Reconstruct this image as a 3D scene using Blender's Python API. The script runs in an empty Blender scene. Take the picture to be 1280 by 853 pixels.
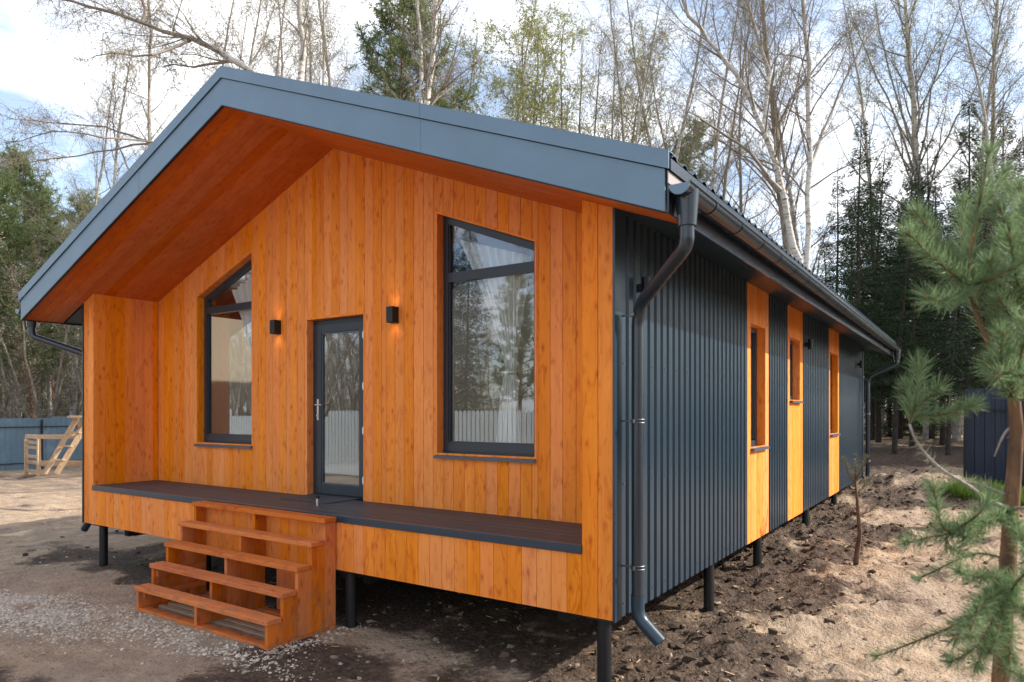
import bpy, math, random
import numpy as np
R = math.radians
scene = bpy.context.scene
col = scene.collection
# ------------------------------------------------------------------ camera
CAM = np.array([10.196, -4.597, 2.098]); YAW = R(33.946); FPX = 864.0; HZ = 513.3
cd = bpy.data.cameras.new('camera'); cam = bpy.data.objects.new('camera', cd); col.objects.link(cam)
cam.location = CAM; cam.rotation_euler = (R(90), 0, YAW)
cd.sensor_width = 36; cd.lens = FPX/1280*36; cd.shift_y = (HZ-426.5)/1280
cd.clip_start = .05; cd.clip_end = 2000
cd.dof.use_dof = True; cd.dof.focus_distance = 7.5; cd.dof.aperture_fstop = 3.2
scene.camera = cam
FW = np.array([-math.sin(YAW), math.cos(YAW), 0]); RT = np.array([math.cos(YAW), math.sin(YAW), 0])
def at(u, v, depth):
    """3D point seen at photograph pixel (u, v) at this distance along the view axis."""
    return CAM + depth*(FW + (u-640)/FPX*RT + np.array([0, 0, (HZ-v)/FPX]))
# ------------------------------------------------------------------ world and sun
SUN_EL = R(34.5); SX, SY = math.sin(R(55)), math.cos(R(55))       # direction towards the sun (x, y)
world = bpy.data.worlds.new("World"); scene.world = world; world.use_nodes = True
wn, wl = world.node_tree.nodes, world.node_tree.links
wn.clear()
wout = wn.new('ShaderNodeOutputWorld'); bg = wn.new('ShaderNodeBackground'); bg.inputs[1].default_value = .15
sky = wn.new('ShaderNodeTexSky'); sky.sky_type = 'NISHITA'; sky.sun_disc = False
sky.sun_elevation = SUN_EL; sky.sun_rotation = math.atan2(SX, SY)
sky.air_density = 1.0; sky.dust_density = 1.2
tc = wn.new('ShaderNodeTexCoord'); sp = wn.new('ShaderNodeSeparateXYZ'); wl.new(tc.outputs['Generated'], sp.inputs[0])
def wmath(op, a, b=None, c=None):
    n = wn.new('ShaderNodeMath'); n.operation = op
    for i, x in enumerate((a, b, c)):
        if x is None: continue
        if isinstance(x, (int, float)): n.inputs[i].default_value = x
        else: wl.new(x, n.inputs[i])
    return n.outputs[0]
zz = wmath('ADD', wmath('MAXIMUM', sp.outputs[2], 0.0), .22)
cx = wmath('DIVIDE', sp.outputs[0], zz); cy = wmath('DIVIDE', sp.outputs[1], zz)
cb = wn.new('ShaderNodeCombineXYZ'); wl.new(cx, cb.inputs[0]); wl.new(cy, cb.inputs[1])
cb.inputs[2].default_value = 3.7
n1 = wn.new('ShaderNodeTexNoise'); n1.inputs['Scale'].default_value = 1.7; n1.inputs['Detail'].default_value = 7
n1.inputs['Roughness'].default_value = .58; n1.inputs['Distortion'].default_value = .25
wl.new(cb.outputs[0], n1.inputs['Vector'])
rp = wn.new('ShaderNodeValToRGB'); rp.color_ramp.elements[0].position = .45; rp.color_ramp.elements[1].position = .61; rp.color_ramp.elements[0].color = (.13, .13, .13, 1)
wl.new(n1.outputs[0], rp.inputs[0])
mx = wn.new('ShaderNodeMix'); mx.data_type = 'RGBA'
n2 = wn.new('ShaderNodeTexNoise'); n2.inputs['Scale'].default_value = 3.1; n2.inputs['Detail'].default_value = 4
wl.new(cb.outputs[0], n2.inputs['Vector'])
cm = wn.new('ShaderNodeMix'); cm.data_type = 'RGBA'
cm.inputs[6].default_value = (3.6, 3.9, 4.4, 1); cm.inputs[7].default_value = (10.5, 10.5, 10.6, 1)
wl.new(n2.outputs[0], cm.inputs[0])
wl.new(rp.outputs[0], mx.inputs[0]); wl.new(sky.outputs[0], mx.inputs[6]); wl.new(cm.outputs[2], mx.inputs[7])
wl.new(mx.outputs[2], bg.inputs[0]); wl.new(bg.outputs[0], wout.inputs[0])
sd = bpy.data.lights.new('sun', 'SUN'); sun = bpy.data.objects.new('sun', sd); col.objects.link(sun)
sd.energy = 4.3; sd.angle = R(.6); sd.color = (1, .93, .82)
sun.rotation_euler = (R(90)-SUN_EL, 0, math.atan2(SX, -SY))
scene.view_settings.view_transform = 'Standard'; scene.view_settings.look = 'None'
scene.view_settings.exposure = .90; scene.view_settings.gamma = 1
scene.render.engine = 'CYCLES'
cy_ = scene.cycles
cy_.max_bounces = 6; cy_.diffuse_bounces = 3; cy_.glossy_bounces = 3; cy_.transparent_max_bounces = 8
cy_.use_denoising = True; cy_.sample_clamp_indirect = 4
# ------------------------------------------------------------------ helpers
def tag(o, label=None, cat=None, group=None, kind=None):
    if label: o['label'] = label
    if cat: o['category'] = cat
    if group: o['group'] = group
    if kind: o['kind'] = kind
    return o
def empty(name, loc=(0, 0, 0), rz=0, parent=None):
    o = bpy.data.objects.new(name, None); col.objects.link(o); o.location = loc; o.rotation_euler = (0, 0, rz)
    o.empty_display_size = .2
    if parent: o.parent = parent
    return o
class MB:
    def __init__(s): s.v = []; s.f = []; s.r = []; s.m = []; s.cr = 0.; s.cm = 0
    def face(s, idx): s.f.append(idx); s.r.append(s.cr); s.m.append(s.cm)
    def hexa(s, P, rnd=None):
        """P: 8 points, bottom ring 0-3, top ring 4-7"""
        if rnd is not None: s.cr = rnd
        b = len(s.v); s.v += [tuple(p) for p in P]
        for q in ((3, 2, 1, 0), (4, 5, 6, 7), (0, 1, 5, 4), (1, 2, 6, 5), (2, 3, 7, 6), (3, 0, 4, 7)):
            s.face([b+i for i in q])
    def box(s, x0, x1, y0, y1, z0, z1, rnd=None, bev=0.0):
        if bev <= 0:
            s.hexa([(x0, y0, z0), (x1, y0, z0), (x1, y1, z0), (x0, y1, z0), (x0, y0, z1), (x1, y0, z1), (x1, y1, z1), (x0, y1, z1)], rnd)
            return
        if rnd is not None: s.cr = rnd
        b = bev; L = []
        X, Y, Z = (x0, x1), (y0, y1), (z0, z1)
        idx = {}
        for i in (0, 1):
            for j in (0, 1):
                for k in (0, 1):
                    for ax in range(3):
                        p = [X[i], Y[j], Z[k]]
                        for a2, (h, w) in enumerate(((i, b), (j, b), (k, b))):
                            if a2 != ax: p[a2] += w*(1 if h == 0 else -1)
                        idx[(i, j, k, ax)] = len(s.v); s.v.append(tuple(p))
        def g(i, j, k, a): return idx[(i, j, k, a)]
        for h in (0, 1):
            s.face([g(h, 0, 0, 0), g(h, 1, 0, 0), g(h, 1, 1, 0), g(h, 0, 1, 0)])
            s.face([g(0, h, 0, 1), g(1, h, 0, 1), g(1, h, 1, 1), g(0, h, 1, 1)])
            s.face([g(0, 0, h, 2), g(1, 0, h, 2), g(1, 1, h, 2), g(0, 1, h, 2)])
        for a in (0, 1):
            for c in (0, 1):
                s.face([g(a, c, 0, 0), g(a, c, 1, 0), g(a, c, 1, 1), g(a, c, 0, 1)])
                s.face([g(a, 0, c, 0), g(a, 1, c, 0), g(a, 1, c, 2), g(a, 0, c, 2)])
                s.face([g(0, a, c, 1), g(1, a, c, 1), g(1, a, c, 2), g(0, a, c, 2)])
        for i in (0, 1):
            for j in (0, 1):
                for k in (0, 1): s.face([g(i, j, k, 0), g(i, j, k, 1), g(i, j, k, 2)])
    def quad(s, P):
        b = len(s.v); s.v += [tuple(p) for p in P]; s.face([b, b+1, b+2, b+3])
    def prism(s, poly, axis, a, b, rnd=None):
        """extrude a polygon (2D, in the two axes left) along axis from a to b"""
        if rnd is not None: s.cr = rnd
        n = len(poly); base = len(s.v)
        for t in (a, b):
            for p in poly:
                q = list(p); q.insert(axis, t); s.v.append(tuple(q))
        s.face([base+i for i in range(n)]); s.face([base+n+i for i in range(n)][::-1])
        for i in range(n):
            j = (i+1) % n; s.face([base+i, base+j, base+n+j, base+n+i])
    def bar(s, p, q, w, h, rnd=None, up=(0, 0, 1)):
        """rectangular bar from p to q"""
        p, q, up = np.array(p, float), np.array(q, float), np.array(up, float)
        d = q-p; d /= np.linalg.norm(d); a = np.cross(d, up); a /= np.linalg.norm(a); b = np.cross(a, d)
        a *= w/2; b *= h/2
        s.hexa([p-a-b, p+a-b, p+a+b, p-a+b, q-a-b, q+a-b, q+a+b, q-a+b], rnd)
    def tube(s, pts, rad, n=12, caps=True, rnd=None):
        if rnd is not None: s.cr = rnd
        pts = [np.array(p, float) for p in pts]
        if not hasattr(rad, '__len__'): rad = [rad]*len(pts)
        u = None; base = len(s.v)
        for i, p in enumerate(pts):
            if i == 0: d = pts[1]-p
            elif i == len(pts)-1: d = p-pts[i-1]
            else:
                d1 = p-pts[i-1]; d2 = pts[i+1]-p
                d = d1/np.linalg.norm(d1)+d2/np.linalg.norm(d2)
            d = d/np.linalg.norm(d)
            if u is None:
                u = np.cross(d, (0, 0, 1)) if abs(d[2]) < .9 else np.cross(d, (1, 0, 0))
            u = u-d*np.dot(u, d); u /= np.linalg.norm(u); w = np.cross(d, u)
            for k in range(n):
                a = 2*math.pi*k/n; s.v.append(tuple(p+rad[i]*(math.cos(a)*u+math.sin(a)*w)))
        for i in range(len(pts)-1):
            for k in range(n):
                k2 = (k+1) % n
                s.face([base+i*n+k, base+i*n+k2, base+(i+1)*n+k2, base+(i+1)*n+k])
        if caps:
            s.face([base+k for k in range(n)][::-1]); s.face([base+(len(pts)-1)*n+k for k in range(n)])
    def build(s, name, mat, parent=None, smooth=False):
        me = bpy.data.meshes.new(name); me.from_pydata(s.v, [], s.f)
        mats = mat if isinstance(mat, (list, tuple)) else [mat]
        for m in mats: me.materials.append(m)
        at_ = me.attributes.new('rnd', 'FLOAT', 'FACE'); at_.data.foreach_set('value', np.array(s.r, 'f'))
        if len(mats) > 1: me.polygons.foreach_set('material_index', s.m)
        me.validate(); me.update()
        if smooth:
            me.shade_smooth() if smooth is True else me.set_sharp_from_angle(angle=R(smooth))
            if smooth is not True: me.polygons.foreach_set('use_smooth', [True]*len(me.polygons))
        o = bpy.data.objects.new(name, me); col.objects.link(o)
        if parent: o.parent = parent
        return o
def np_mesh(name, V, F, mat, parent=None, attrs=None, smooth=False, mi=None):
    """V (n,3), F (m,k) numpy arrays"""
    me = bpy.data.meshes.new(name); m, k = F.shape
    me.vertices.add(len(V)); me.vertices.foreach_set('co', V.astype('f').ravel())
    me.loops.add(m*k); me.loops.foreach_set('vertex_index', F.astype('i').ravel())
    me.polygons.add(m); me.polygons.foreach_set('loop_start', np.arange(0, m*k, k, dtype='i'))
    me.polygons.foreach_set('loop_total', np.full(m, k, 'i'))
    for mm in (mat if isinstance(mat, (list, tuple)) else [mat]): me.materials.append(mm)
    if mi is not None: me.polygons.foreach_set('material_index', mi.astype('i'))
    for an, (dom, val) in (attrs or {}).items():
        a = me.attributes.new(an, 'FLOAT', dom); a.data.foreach_set('value', val.astype('f'))
    me.polygons.foreach_set('use_smooth', np.full(m, bool(smooth)))
    me.update(calc_edges=True)
    if name == '_': return me
    o = bpy.data.objects.new(name, me); col.objects.link(o)
    if parent: o.parent = parent
    return o
# ------------------------------------------------------------------ materials
class NT:
    def __init__(s, name):
        s.mat = bpy.data.materials.new(name); s.mat.use_nodes = True
        s.n = s.mat.node_tree.nodes; s.l = s.mat.node_tree.links
        s.b = s.n['Principled BSDF']
    def put(s, x, sock):
        if isinstance(x, (int, float)): sock.default_value = x
        elif isinstance(x, (tuple, list)):
            sock.default_value = tuple(x)+((1,) if len(sock.default_value) == 4 and len(x) == 3 else ())
        else: s.l.new(x, sock)
    def math(s, op, a, b=None, c=None, clamp=False):
        n = s.n.new('ShaderNodeMath'); n.operation = op; n.use_clamp = clamp
        for i, x in enumerate((a, b, c)):
            if x is not None: s.put(x, n.inputs[i])
        return n.outputs[0]
    def attr(s, name):
        n = s.n.new('ShaderNodeAttribute'); n.attribute_name = name; return n.outputs['Fac']
    def pos(s): return s.n.new('ShaderNodeTexCoord').outputs['Object']
    def sep(s, v):
        n = s.n.new('ShaderNodeSeparateXYZ'); s.l.new(v, n.inputs[0]); return n.outputs
    def comb(s, x, y, z):
        n = s.n.new('ShaderNodeCombineXYZ')
        for i, q in enumerate((x, y, z)): s.put(q, n.inputs[i])
        return n.outputs[0]
    def noise(s, v, sc, det=3, rough=.5, dist=0):
        n = s.n.new('ShaderNodeTexNoise'); s.put(v, n.inputs['Vector']); s.put(sc, n.inputs['Scale'])
        n.inputs['Detail'].default_value = det; n.inputs['Roughness'].default_value = rough
        n.inputs['Distortion'].default_value = dist; return n.outputs[0]
    def voro(s, v, sc, rnd=1.0):
        n = s.n.new('ShaderNodeTexVoronoi'); s.put(v, n.inputs['Vector']); s.put(sc, n.inputs['Scale'])
        n.inputs['Randomness'].default_value = rnd; return n.outputs
    def mapr(s, x, a, b, c, d, smooth=False):
        n = s.n.new('ShaderNodeMapRange'); s.put(x, n.inputs[0])
        if smooth: n.interpolation_type = 'SMOOTHSTEP'
        for i, q in enumerate((a, b, c, d)): s.put(q, n.inputs[i+1])
        return n.outputs[0]
    def mix(s, f, a, b, blend='MIX'):
        n = s.n.new('ShaderNodeMix'); n.data_type = 'RGBA'; n.blend_type = blend
        s.put(f, n.inputs[0]); s.put(a, n.inputs[6]); s.put(b, n.inputs[7]); return n.outputs[2]
    def hsv(s, c, h=.5, sa=1., v=1.):
        n = s.n.new('ShaderNodeHueSaturation'); s.put(h, n.inputs[0]); s.put(sa, n.inputs[1]); s.put(v, n.inputs[2]); s.put(c, n.inputs[4])
        return n.outputs[0]
    def bump(s, h, strength=.3, dist=.01):
        n = s.n.new('ShaderNodeBump'); n.inputs['Strength'].default_value = strength
        n.inputs['Distance'].default_value = dist; s.put(h, n.inputs['Height']); s.l.new(n.outputs[0], s.b.inputs['Normal'])
    def done(s, color=None, rough=.6, metal=0., spec=.5):
        if color is not None: s.put(color, s.b.inputs['Base Color'])
        s.put(rough, s.b.inputs['Roughness']); s.put(metal, s.b.inputs['Metallic'])
        s.b.inputs['Specular IOR Level'].default_value = spec
        return s.mat
def wood(name, axis, c0, c1, rough=.55, knot=.9, var=.045, knotc=None, spec=.25, grain=1.0, mud_=False):
    t = NT(name); p = t.sep(t.pos()); r = t.attr('rnd')
    oth = [i for i in range(3) if i != axis]
    off = t.math('MULTIPLY', r, 53.0); off2 = t.math('MULTIPLY', r, 91.0)
    a = t.math('ADD', p[oth[0]], off); b = t.math('ADD', p[oth[1]], off); l = t.math('ADD', p[axis], off2)
    wob = t.noise(t.comb(t.math('MULTIPLY', a, 3), t.math('MULTIPLY', b, 3), t.math('MULTIPLY', l, 1.3)), 1.0, 2)
    wv = t.math('MULTIPLY', t.math('SUBTRACT', wob, .5), .16)
    a2 = t.math('ADD', a, wv); b2 = t.math('ADD', b, wv)
    g = t.noise(t.comb(t.math('MULTIPLY', a2, 60), t.math('MULTIPLY', b2, 60), t.math('MULTIPLY', l, 1.6)), 1.0, 4, .6)
    g2 = t.noise(t.comb(t.math('MULTIPLY', a2, 9), t.math('MULTIPLY', b2, 9), t.math('MULTIPLY', l, .8)), 1.0, 3, .55)
    # knots
    kv = t.comb(t.math('MULTIPLY', a, 12.0), t.math('MULTIPLY', b, 12.0), t.math('MULTIPLY', l, 6.0))
    kd = t.noise(t.comb(t.math('MULTIPLY', a, 30), t.math('MULTIPLY', b, 30), t.math('MULTIPLY', l, 22)), 1.0, 2)
    vd = t.voro(kv, 1.0)
    kk = t.math('ADD', vd['Distance'], t.math('MULTIPLY', t.math('SUBTRACT', kd, .5), .30))
    core = t.mapr(kk, .03, .20, 1, 0, True); halo = t.mapr(kk, .08, .42, 1, 0, True)
    pick = t.math('GREATER_THAN', t.sep(vd['Color'])[0], .45)
    core = t.math('MULTIPLY', core, pick); halo = t.math('MULTIPLY', halo, pick)
    gg = t.math('ADD', t.math('MULTIPLY', g, .55*grain), t.math('MULTIPLY', g2, .75))
    c = t.mix(t.mapr(gg, .38, .88, 0, 1), c0, c1)
    dark = (c0[0]*.50, c0[1]*.34, c0[2]*.35) if knotc is None else knotc
    fl = t.noise(t.comb(t.math('MULTIPLY', a2, 14), t.math('MULTIPLY', b2, 14), t.math('MULTIPLY', l, 3.2)), 1.0, 3, .6, 1.5)
    c = t.mix(t.mapr(fl, .53, .66, 0, .6*knot), c, (c0[0]*.80, c0[1]*.56, c0[2]*.45))
    c = t.mix(t.math('MULTIPLY', halo, .50*knot), c, (c0[0]*.74, c0[1]*.50, c0[2]*.45))
    c = t.mix(t.math('MULTIPLY', core, .6*knot), c, dark)
    c = t.hsv(c, t.mapr(r, 0, 1, .4988, .5018), t.mapr(t.math('FRACT', t.math('MULTIPLY', r, 7.3)), 0, 1, .94, 1.04),
              t.mapr(t.math('FRACT', t.math('MULTIPLY', r, 13.7)), 0, 1, 1-var, 1+var))
    if mud_:
        dn = t.noise(t.pos(), 7, 5, .65); up = t.mapr(p[2], .0, .55, .75, .12)
        c = t.mix(t.math('MULTIPLY', t.mapr(dn, .45, .68, 0, 1), up), c, (.20, .145, .10))
    t.bump(t.math('ADD', g, t.math('MULTIPLY', core, -.5)), .22, .002)
    return t.done(c, t.mapr(g, .3, .7, rough-.06, rough+.1), 0, spec)
OR0, OR1 = (.73, .195, .022), (.92, .295, .042)
M = {}
for ax, nm in enumerate('xyz'):
    M['wood_'+nm] = wood('stained_wood_'+nm, ax, OR0, OR1)
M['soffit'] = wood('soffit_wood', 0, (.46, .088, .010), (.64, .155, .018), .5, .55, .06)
RD0, RD1 = (.50, .110, .014), (.70, .195, .028)
for ax, nm in enumerate('xyz'):
    M['stair_'+nm] = wood('stair_wood_'+nm, ax, RD0, RD1, .68, .9, .08, mud_=True)
    M['raw_'+nm] = wood('raw_timber_'+nm, ax, (.42, .27, .15), (.60, .43, .27), .7, .8, .14)
M['raw_slats'] = wood('raw_slats', 0, (.34, .25, .16), (.48, .37, .26), .75, .6, .1)
M['deck'] = wood('deck_composite', 0, (.034, .038, .044), (.066, .072, .080), .5, .0, .10, spec=.4)
def paint(name, c, rough, metal=0., spec=.5, dirt=.15, bump=.03, wav=3.):
    t = NT(name); p = t.pos()
    n = t.noise(p, 2.2, 5, .6); n2 = t.noise(p, 40, 3)
    f = t.math('MULTIPLY', t.mapr(n, .42, .7, 0, 1), dirt)
    cc = t.mix(f, c, tuple(min(1, x*1.7+.015) for x in c))
    t.bump(t.noise(p, wav, 2), bump, .02)
    return t.done(cc, t.math('ADD', rough, t.math('MULTIPLY', t.math('SUBTRACT', n2, .5), .12)), metal, spec)
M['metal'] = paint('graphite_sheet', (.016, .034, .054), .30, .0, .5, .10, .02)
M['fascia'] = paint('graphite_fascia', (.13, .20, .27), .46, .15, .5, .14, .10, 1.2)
M['gutter'] = paint('graphite_gutter', (.022, .030, .042), .22, .1, .6, .2, .02)
M['dark'] = paint('black_steel', (.010, .011, .013), .45, .2, .5, .2)
M['under'] = paint('dark_underside', (.012, .011, .010), .9)
M['frame'] = paint('window_frame_plastic', (.022, .030, .042), .38, 0, .5, .08)
M['sill'] = paint('sill_sheet', (.07, .09, .115), .38, .1, .5, .1)
M['mat'] = paint('door_mat_rubber', (.05, .058, .068), .6)
M['white'] = paint('white_plastic', (.75, .76, .76), .35, dirt=.05)
M['clamp'] = paint('clamp_steel', (.16, .17, .18), .5, 1.0, dirt=.2)
M['steel'] = paint('brushed_steel', (.60, .60, .59), .3, 1.0, dirt=.1)
M['inside'] = paint('interior_plaster', (.40, .34, .27), .85, dirt=.05)
M['galv'] = paint('galvanised_pipe', (.62, .65, .68), .45, .0, dirt=.2)
M['pink'] = paint('primer_strip', (.30, .26, .26), .5)
def glass():
    t = NT('window_glass'); t.n.remove(t.b)
    o = t.n['Material Output']; g = t.n.new('ShaderNodeBsdfGlossy'); g.inputs['Roughness'].default_value = .0
    g.inputs['Color'].default_value = (.93, .96, 1.0, 1)
    tr = t.n.new('ShaderNodeBsdfTransparent'); tr.inputs['Color'].default_value = (.93, .95, .94, 1)
    fr = t.n.new('ShaderNodeLayerWeight')
    nb = t.n.new('ShaderNodeBump'); nb.inputs['Strength'].default_value = .015; nb.inputs['Distance'].default_value = .02
    t.l.new(t.noise(t.pos(), 1.6, 1), nb.inputs['Height']); t.l.new(nb.outputs[0], g.inputs['Normal'])
    mx = t.n.new('ShaderNodeMixShader'); t.l.new(t.math('ADD', t.math('MULTIPLY', t.math('POWER', fr.outputs['Facing'], 3.0), .8), .16, clamp=True), mx.inputs[0])
    t.l.new(tr.outputs[0], mx.inputs[1]); t.l.new(g.outputs[0], mx.inputs[2]); t.l.new(mx.outputs[0], o.inputs[0])
    return t.mat
M['glass'] = glass()
def cloth():
    t = NT('sheer_curtain'); t.n.remove(t.b); o = t.n['Material Output']
    d = t.n.new('ShaderNodeBsdfDiffuse'); d.inputs[0].default_value = (.93, .95, .94, 1)
    tl = t.n.new('ShaderNodeBsdfTranslucent'); tl.inputs[0].default_value = (.8, .82, .81, 1)
    tr = t.n.new('ShaderNodeBsdfTransparent')
    a = t.n.new('ShaderNodeMixShader'); a.inputs[0].default_value = .4; t.l.new(d.outputs[0], a.inputs[1]); t.l.new(tl.outputs[0], a.inputs[2])
    b = t.n.new('ShaderNodeMixShader'); b.inputs[0].default_value = .06; t.l.new(a.outputs[0], b.inputs[1]); t.l.new(tr.outputs[0], b.inputs[2])
    t.l.new(b.outputs[0], o.inputs[0]); return t.mat
M['cloth'] = cloth()
def emit(name, c, s):
    t = NT(name); t.b.inputs['Emission Color'].default_value = c+(1,); t.b.inputs['Emission Strength'].default_value = s
    return t.done(c, .4)
M['bulb'] = emit('lamp_glow', (1, .78, .45), 6)
def bark(name, c0, c1, sc=6, white=False):
    t = NT(name); p = t.pos(); s = t.sep(p)
    if white:
        v = t.comb(t.math('MULTIPLY', s[0], 5), t.math('MULTIPLY', s[1], 5), t.math('MULTIPLY', s[2], 16))
        n = t.noise(v, 1.0, 4, .65); m = t.mapr(n, .50, .62, 0, 1)
        base = t.mapr(s[2], 0, 3.5, .75, .0); m = t.math('MAXIMUM', m, t.math('MULTIPLY', base, t.mapr(t.noise(p, 5, 3), .35, .6, 0, 1)))
        # thin limbs are brown, the thick trunk is white
        m = t.math('MAXIMUM', m, t.mapr(t.attr('thin'), .035, .075, 1, 0))
    else:
        v = t.comb(t.math('MULTIPLY', s[0], sc*2), t.math('MULTIPLY', s[1], sc*2), t.math('MULTIPLY', s[2], sc*.6))
        n = t.noise(v, 1.0, 4, .6); m = t.mapr(n, .35, .65, 0, 1)
    t.bump(n, .6, .02)
    return t.done(t.mix(m, c0, c1), .85, 0, .2)
M['birch'] = bark('birch_bark', (.58, .55, .50), (.22, .19, .16), white=True)
M['aspen'] = bark('grey_bark', (.30, .26, .21), (.15, .125, .10))
M['pinebark'] = bark('pine_bark', (.25, .13, .065), (.09, .055, .035), 9)
M['sprucebark'] = bark('spruce_bark', (.075, .058, .045), (.03, .024, .02))
M['sapbark'] = bark('sapling_bark', (.16, .10, .065), (.07, .045, .032), 12)
M['deadwood'] = bark('dead_branch', (.42, .38, .34), (.22, .19, .17), 20)
M['twigs'] = bark('birch_twigs', (.24, .20, .17), (.15, .12, .10))
def leafm(name, c0, c1, tr=.35, rough=.6):
    t = NT(name); r = t.attr('rnd')
    c = t.mix(r, c0, c1)
    t.put(c, t.b.inputs['Base Color']); t.b.inputs['Roughness'].default_value = rough
    t.b.inputs['Specular IOR Level'].default_value = .12
    o = t.n['Material Output']; tl = t.n.new('ShaderNodeBsdfTranslucent'); t.put(c, tl.inputs[0])
    m = t.n.new('ShaderNodeMixShader'); m.inputs[0].default_value = tr
    t.l.new(t.b.outputs[0], m.inputs[1]); t.l.new(tl.outputs[0], m.inputs[2]); t.l.new(m.outputs[0], o.inputs[0])
    return t.mat
M['bud'] = leafm('birch_buds', (.24, .27, .07), (.40, .40, .16), .5)
M['willow'] = leafm('thicket_leaves', (.30, .30, .19), (.48, .46, .32), .5)
M['spruce'] = leafm('spruce_needles', (.014, .032, .016), (.045, .075, .030), .2)
M['pine'] = leafm('pine_needles', (.12, .16, .06), (.26, .31, .13), .4)
M['ypine'] = leafm('young_pine_needles', (.11, .19, .085), (.27, .35, .18), .35, .45)
M['sprneedle'] = leafm('pine_shoot_tips', (.40, .20, .11), (.50, .30, .17), .1)
M['grass'] = leafm('grass_blades', (.07, .14, .02), (.16, .26, .05), .4)
M['weed'] = leafm('young_leaves', (.06, .13, .03), (.12, .22, .05), .4)
# ------------------------------------------------------------------ ground
_rs = np.random.RandomState(5); _tab = _rs.rand(256, 256)
def vnoise(x, y):
    xi, yi = np.floor(x).astype(int), np.floor(y).astype(int); fx, fy = x-xi, y-yi
    fx = fx*fx*(3-2*fx); fy = fy*fy*(3-2*fy); g = lambda a, b: _tab[a & 255, b & 255]
    return (g(xi, yi)*(1-fx)+g(xi+1, yi)*fx)*(1-fy)+(g(xi, yi+1)*(1-fx)+g(xi+1, yi+1)*fx)*fy
def fbm(x, y, s, o=4, gain=.5):
    t = 0; a = 1; w = 0
    for i in range(o): t = t+a*vnoise(x*s+17.3*i, y*s+5.1*i); w += a; a *= gain; s *= 2.03
    return t/w
def sstep(a, b, x): t = np.clip((x-a)/(b-a), 0, 1); return t*t*(3-2*t)
def height(x, y):
    x = np.asarray(x, float); y = np.asarray(y, float)
    h = .045*np.clip(y-6, 0, 200)*.62*sstep(2, 7, x) + .028*np.clip(y-1, 0, 5)*sstep(4, 7, x)
    h = np.minimum(h, 1.15+.0*h)
    h = h-.012*np.clip(-x, 0, 20)*sstep(-1, 3, -x)
    near = np.exp(-((x-4)**2+(y+.4)**2)/14.)
    rough_ = sstep(6.2, 8.2, x)*sstep(-1.5, .5, y)
    h = h+(.16*(fbm(x, y, .45, 3)-.5)+.10*(fbm(x, y, 1.9, 3)-.5))*(1-.75*near)
    h = h+(.155*rough_*(1-.45*sstep(8.6, 9.8, x))+.04)*(np.abs(fbm(x+31, y, 3.4, 5, .66)-.5)*2-.25)*(1-.6*near)
    m = np.exp(-(((x-9.3)/1.7)**2+((y-12.9)/1.0)**2)); h = h+.40*m                      # spoil heap
    m2 = np.exp(-(((x-9.3)/.9)**2+((y-4.6)/.7)**2)); h = h+.08*m2
    return h
def axis_lines(parts):
    return np.unique(np.concatenate([np.arange(a, b, s) for a, b, s in parts]).round(4))
xs = axis_lines([(-600, -60, 60), (-60, -30, 3), (-30, -7, .35), (-7, 1, .09), (1, 13, .055), (13, 30, .5), (30, 60, 3), (60, 601, 60)])
ys = axis_lines([(-600, -60, 60), (-60, -20, 4), (-20, -3, .5), (-3, 9, .055), (9, 20, .12), (20, 60, .8), (60, 601, 60)])
GX, GY = np.meshgrid(xs, ys); GZ = height(GX, GY)
V = np.stack([GX, GY, GZ], -1).reshape(-1, 3); nx, ny = len(xs), len(ys)
I = np.arange(nx*ny).reshape(ny, nx)
F = np.stack([I[:-1, :-1], I[:-1, 1:], I[1:, 1:], I[1:, :-1]], -1).reshape(-1, 4)
def mudmap(x, y):
    side = sstep(6.6, 7.6, x)*(1-sstep(8.3, 9.8, x+1.3*(fbm(x, y, 1.2)-.5)))*sstep(-2.5, .5, y)*(1-sstep(10, 14, y))
    front = np.exp(-((y+.7)/1.6)**2)*sstep(3.5, 5.5, x)*(1-sstep(7.8, 8.8, x))
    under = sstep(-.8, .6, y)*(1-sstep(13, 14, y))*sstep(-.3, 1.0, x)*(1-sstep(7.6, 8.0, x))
    left = np.exp(-(((x+.3)/1.7)**2+((y-.2)/.8)**2))*.7
    back = sstep(12.5, 15, y)*(1-sstep(24, 30, y))*sstep(3, 6, x)*.9
    pool = np.exp(-(((x-4.4)/1.5)**2+((y+2.4)/.55)**2))*.55+np.exp(-(((x-2.2)/1.3)**2+((y+2.5)/.35)**2))*.45
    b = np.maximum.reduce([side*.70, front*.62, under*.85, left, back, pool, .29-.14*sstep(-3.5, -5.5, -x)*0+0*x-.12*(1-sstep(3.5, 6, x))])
    n = fbm(x, y, .9, 5, .6)
    return np.clip(sstep(.36, .60, n*.62+b*.42-.02), 0, 1)
mud = mudmap(V[:, 0], V[:, 1])
green = sstep(33, 37, V[:, 1])*sstep(-2, 3, V[:, 0])
fl = sstep(22, 27, -V[:, 0])
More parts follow.
